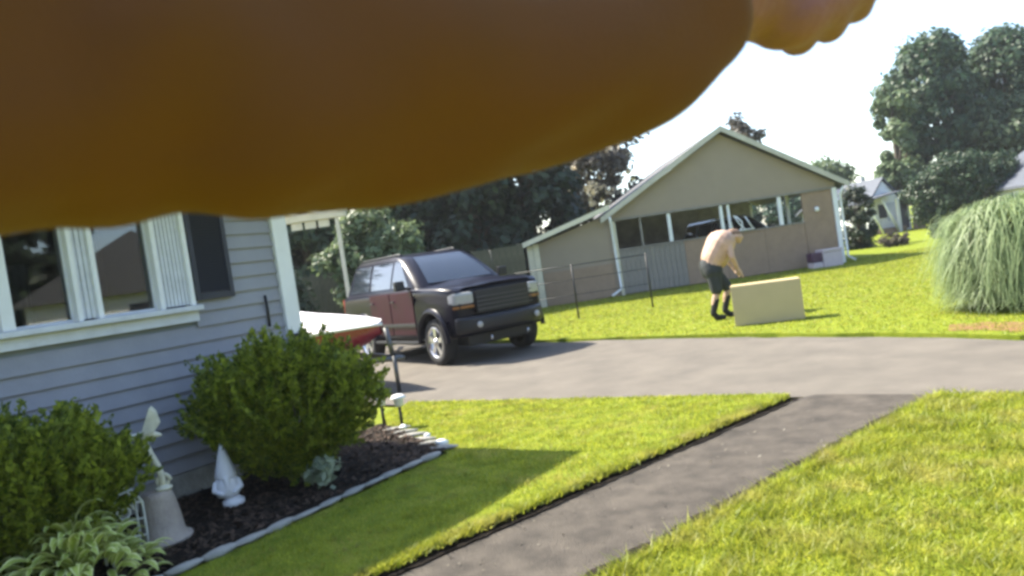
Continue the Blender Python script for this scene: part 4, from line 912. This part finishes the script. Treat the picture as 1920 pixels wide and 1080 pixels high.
# dark wood behind the board fence
W = 'evergreens behind the board fence'
for k, (x, y, h_, r_x, m_, lb) in enumerate(((-8.6, 25.5, 8.5, 1.8, L_DARK, 'dark evergreen farthest left behind the house corner'), (-6.4, 24.2, 7.4, 1.5, L_MID, 'leafy green tree behind the white arbour'), (-4.6, 25.0, 8.6, 1.6, L_MID, 'leafy green tree directly above the SUV roof'), (-2.6, 25.6, 9.2, 1.6, L_DARK, 'dark evergreen behind the SUV windshield'), (-0.9, 24.6, 8.2, 1.5, L_DARK, 'dark evergreen above the SUV hood'), (0.9, 25.4, 9.0, 1.6, L_DARK, 'dark evergreen behind the lean-to roof end'), (-11.5, 24, 8, 2.0, L_DARK, 'dark evergreen hidden behind the grey house'))):
    tree('evergreen_tree', (x, y, 0), h_, h_ * 0.5, (r_x, r_x, h_ * 0.5), 19000, 0.16, m_, lb, 'tree', W, 'column', 130, 0.7, 0.2)
tree('garden_shrub', (-3.6, 20.4, 0), 3.6, 2.1, (1.5, 0.5, 1.55), 9000, 0.10, L_PALE, 'sunlit leafy shrub before the fence above the SUV', 'shrub', None, 'round', 70, 0.4, 0.08)
tree('garden_shrub', (-5.9, 18.9, 0), 2.4, 1.2, (0.9, 0.6, 1.1), 6000, 0.09, L_DARK, 'dark shrub seen through the white arbour', 'shrub', None, 'round', 50, 0.4, 0.08)
# the far side of the street, mirrored in the house windows
ac = empty('street_house', (27.0, 2.6, 0), math.pi / 2, 'white house across the street, mirrored in the window', 'house')
box('wall', -4, 4, -4, 4, 0, 2.6, WHITE, ac); prism('roof', [(-4.5, 2.5), (4.5, 2.5), (0, 4.9)], -4.4, 4.4, ROOF, ac); box('door', -0.5, 0.5, 4.0, 4.04, 0, 2.1, SHUT, ac); box('window', 1.6, 2.8, 4.0, 4.04, 1, 2.1, SHUT, ac)
STL = ['just south of the white house', 'second south of the white house', 'just north of the white house', 'second north of the white house', 'behind the white house on its north side', 'behind the white house on its south side', 'first along the road behind the camera', 'second along the road behind the camera', 'third along the road behind the camera', 'farthest north of the white house']
for k, (x, y) in enumerate(((24, -9), (23, -17), (26, 12), (23.5, 18), (31, 7), (32, -4), (16, -22), (6, -26), (-6, -24), (25, 26))):
    tree('street_tree', (x, y, 0), 10, 5.6, (3.2, 3.2, 4.6), 5200, 0.34, L_DARK, 'dark leafy tree across the street, ' + STL[k], 'tree', 'street trees behind the camera', 'round', 70, 1.0, 0.25)

# ------------------------------------------------------------------ the camera wearer's arm
SLEEVE = mat('brown_sleeve_cloth', (0.136, 0.050, 0.014), 0.95, 0, 4, 0.12, 420, spec=0.12, col2=(0.118, 0.050, 0.020))
SLEEVE.node_tree.nodes['Principled BSDF'].inputs['Sheen Weight'].default_value = 0.07; SLEEVE.node_tree.nodes['Principled BSDF'].inputs['Sheen Roughness'].default_value = 0.4
HSKIN = mat('hand_skin', (0.23, 0.085, 0.105), 0.55, 0.08, 30, 0.15, 120)
wr_ = empty('person', (-0.24, -0.10, 1.50), 0, 'brown sleeved forearm and hand of the camera wearer, close at top', 'person')
O_ = Vector((-0.24, -0.10, 1.50))
def arm_noise(me):
    n = len(me.vertices); co = np.empty(n * 3); me.vertices.foreach_get('co', co); co = co.reshape(-1, 3); nr = np.empty(n * 3); me.vertices.foreach_get('normal', nr); nr = nr.reshape(-1, 3)
    d = 0.0026 * np.exp(-((co[:, 0] - 0.11) / 0.05) ** 2) * np.sin(co[:, 0] * 95 - co[:, 2] * 70 + co[:, 1] * 30) + 0.0022 * np.sin(co[:, 0] * 40 + co[:, 2] * 55 + np.sin(co[:, 1] * 33) * 2) + 0.0016 * np.sin(co[:, 1] * 75 - co[:, 2] * 60 + co[:, 0] * 20)
    co += nr * d[:, None]; me.vertices.foreach_set('co', co.ravel()); me.update()
AP = [((-0.24, -0.22, 1.47), 0.085), ((-0.235, -0.02, 1.485), 0.078), ((-0.205, 0.122, 1.502), 0.070), ((-0.217, 0.172, 1.522), 0.066), ((-0.203, 0.233, 1.541), 0.063), ((-0.178, 0.283, 1.55), 0.061), ((-0.094, 0.333, 1.543), 0.058), ((-0.014, 0.383, 1.547), 0.0555), ((0.066, 0.436, 1.558), 0.0515), ((0.122, 0.468, 1.582), 0.0480)]
flesh('sleeve', [(Vector(AP[i][0]) - O_, AP[i][1], Vector(AP[i + 1][0]) - O_, AP[i + 1][1]) for i in range(len(AP) - 1)], SLEEVE, wr_, 0.006, 8, arm_noise)
hc = [((0.08, 0.45, 1.575), 0.033, (0.165, 0.507, 1.615), 0.030), ((0.165, 0.507, 1.615), 0.031, (0.225, 0.560, 1.632), 0.034), ((0.175, 0.515, 1.63), 0.028, (0.245, 0.575, 1.655), 0.03)]
for k in range(4):   # four curled fingers, then the thumb
    b = Vector((0.205 + 0.021 * k, 0.530 + 0.008 * k, 1.618 + 0.010 * k)); L_ = (0.9, 1.0, 0.97, 0.82)[k]
    m1 = b + Vector((0.016, 0.006, -0.020)) * L_; m2 = m1 + Vector((0.012, 0.030, -0.004)) * L_; m3 = m2 + Vector((-0.004, 0.018, 0.018)) * L_
    hc += [(b, 0.0145, m1, 0.0138), (m1, 0.0135, m2, 0.012), (m2, 0.0102, m3, 0.0085)]
hc += [((0.212, 0.534, 1.606), 0.0235, (0.272, 0.558, 1.632), 0.021)]
hc += [((0.19, 0.52, 1.645), 0.015, (0.245, 0.535, 1.662), 0.0125), ((0.245, 0.535, 1.662), 0.012, (0.285, 0.56, 1.664), 0.010)]
HO = Vector((0.165, 0.507, 1.615))
def hx(p): return HO + (Vector(p) - HO) * 1.34 + Vector((-0.004, 0.004, 0.001)) - O_
flesh('body', [(hx(a), r1 * 1.3, hx(b), r2 * 1.3) for a, r1, b, r2 in hc], HSKIN, wr_, 0.004, 9)

# ------------------------------------------------------------------ thin air volume added to imitate lens veiling
hm = bpy.data.materials.new('veil_air'); hm.use_nodes = True; hnt = hm.node_tree; hnt.nodes.remove(hnt.nodes['Principled BSDF'])
pv = hnt.nodes.new('ShaderNodeVolumePrincipled'); pv.inputs['Color'].default_value = (0.93, 0.96, 1.0, 1); pv.inputs['Density'].default_value = 0.00055; pv.inputs['Anisotropy'].default_value = 0.25
hnt.links.new(pv.outputs[0], hnt.nodes['Material Output'].inputs['Volume'])
hz = box('haze', -60, 70, -40, 90, -1.2, 16, hm); hz['kind'] = 'stuff'; tag(hz, 'thin pale haze added to imitate lens veiling', 'haze')
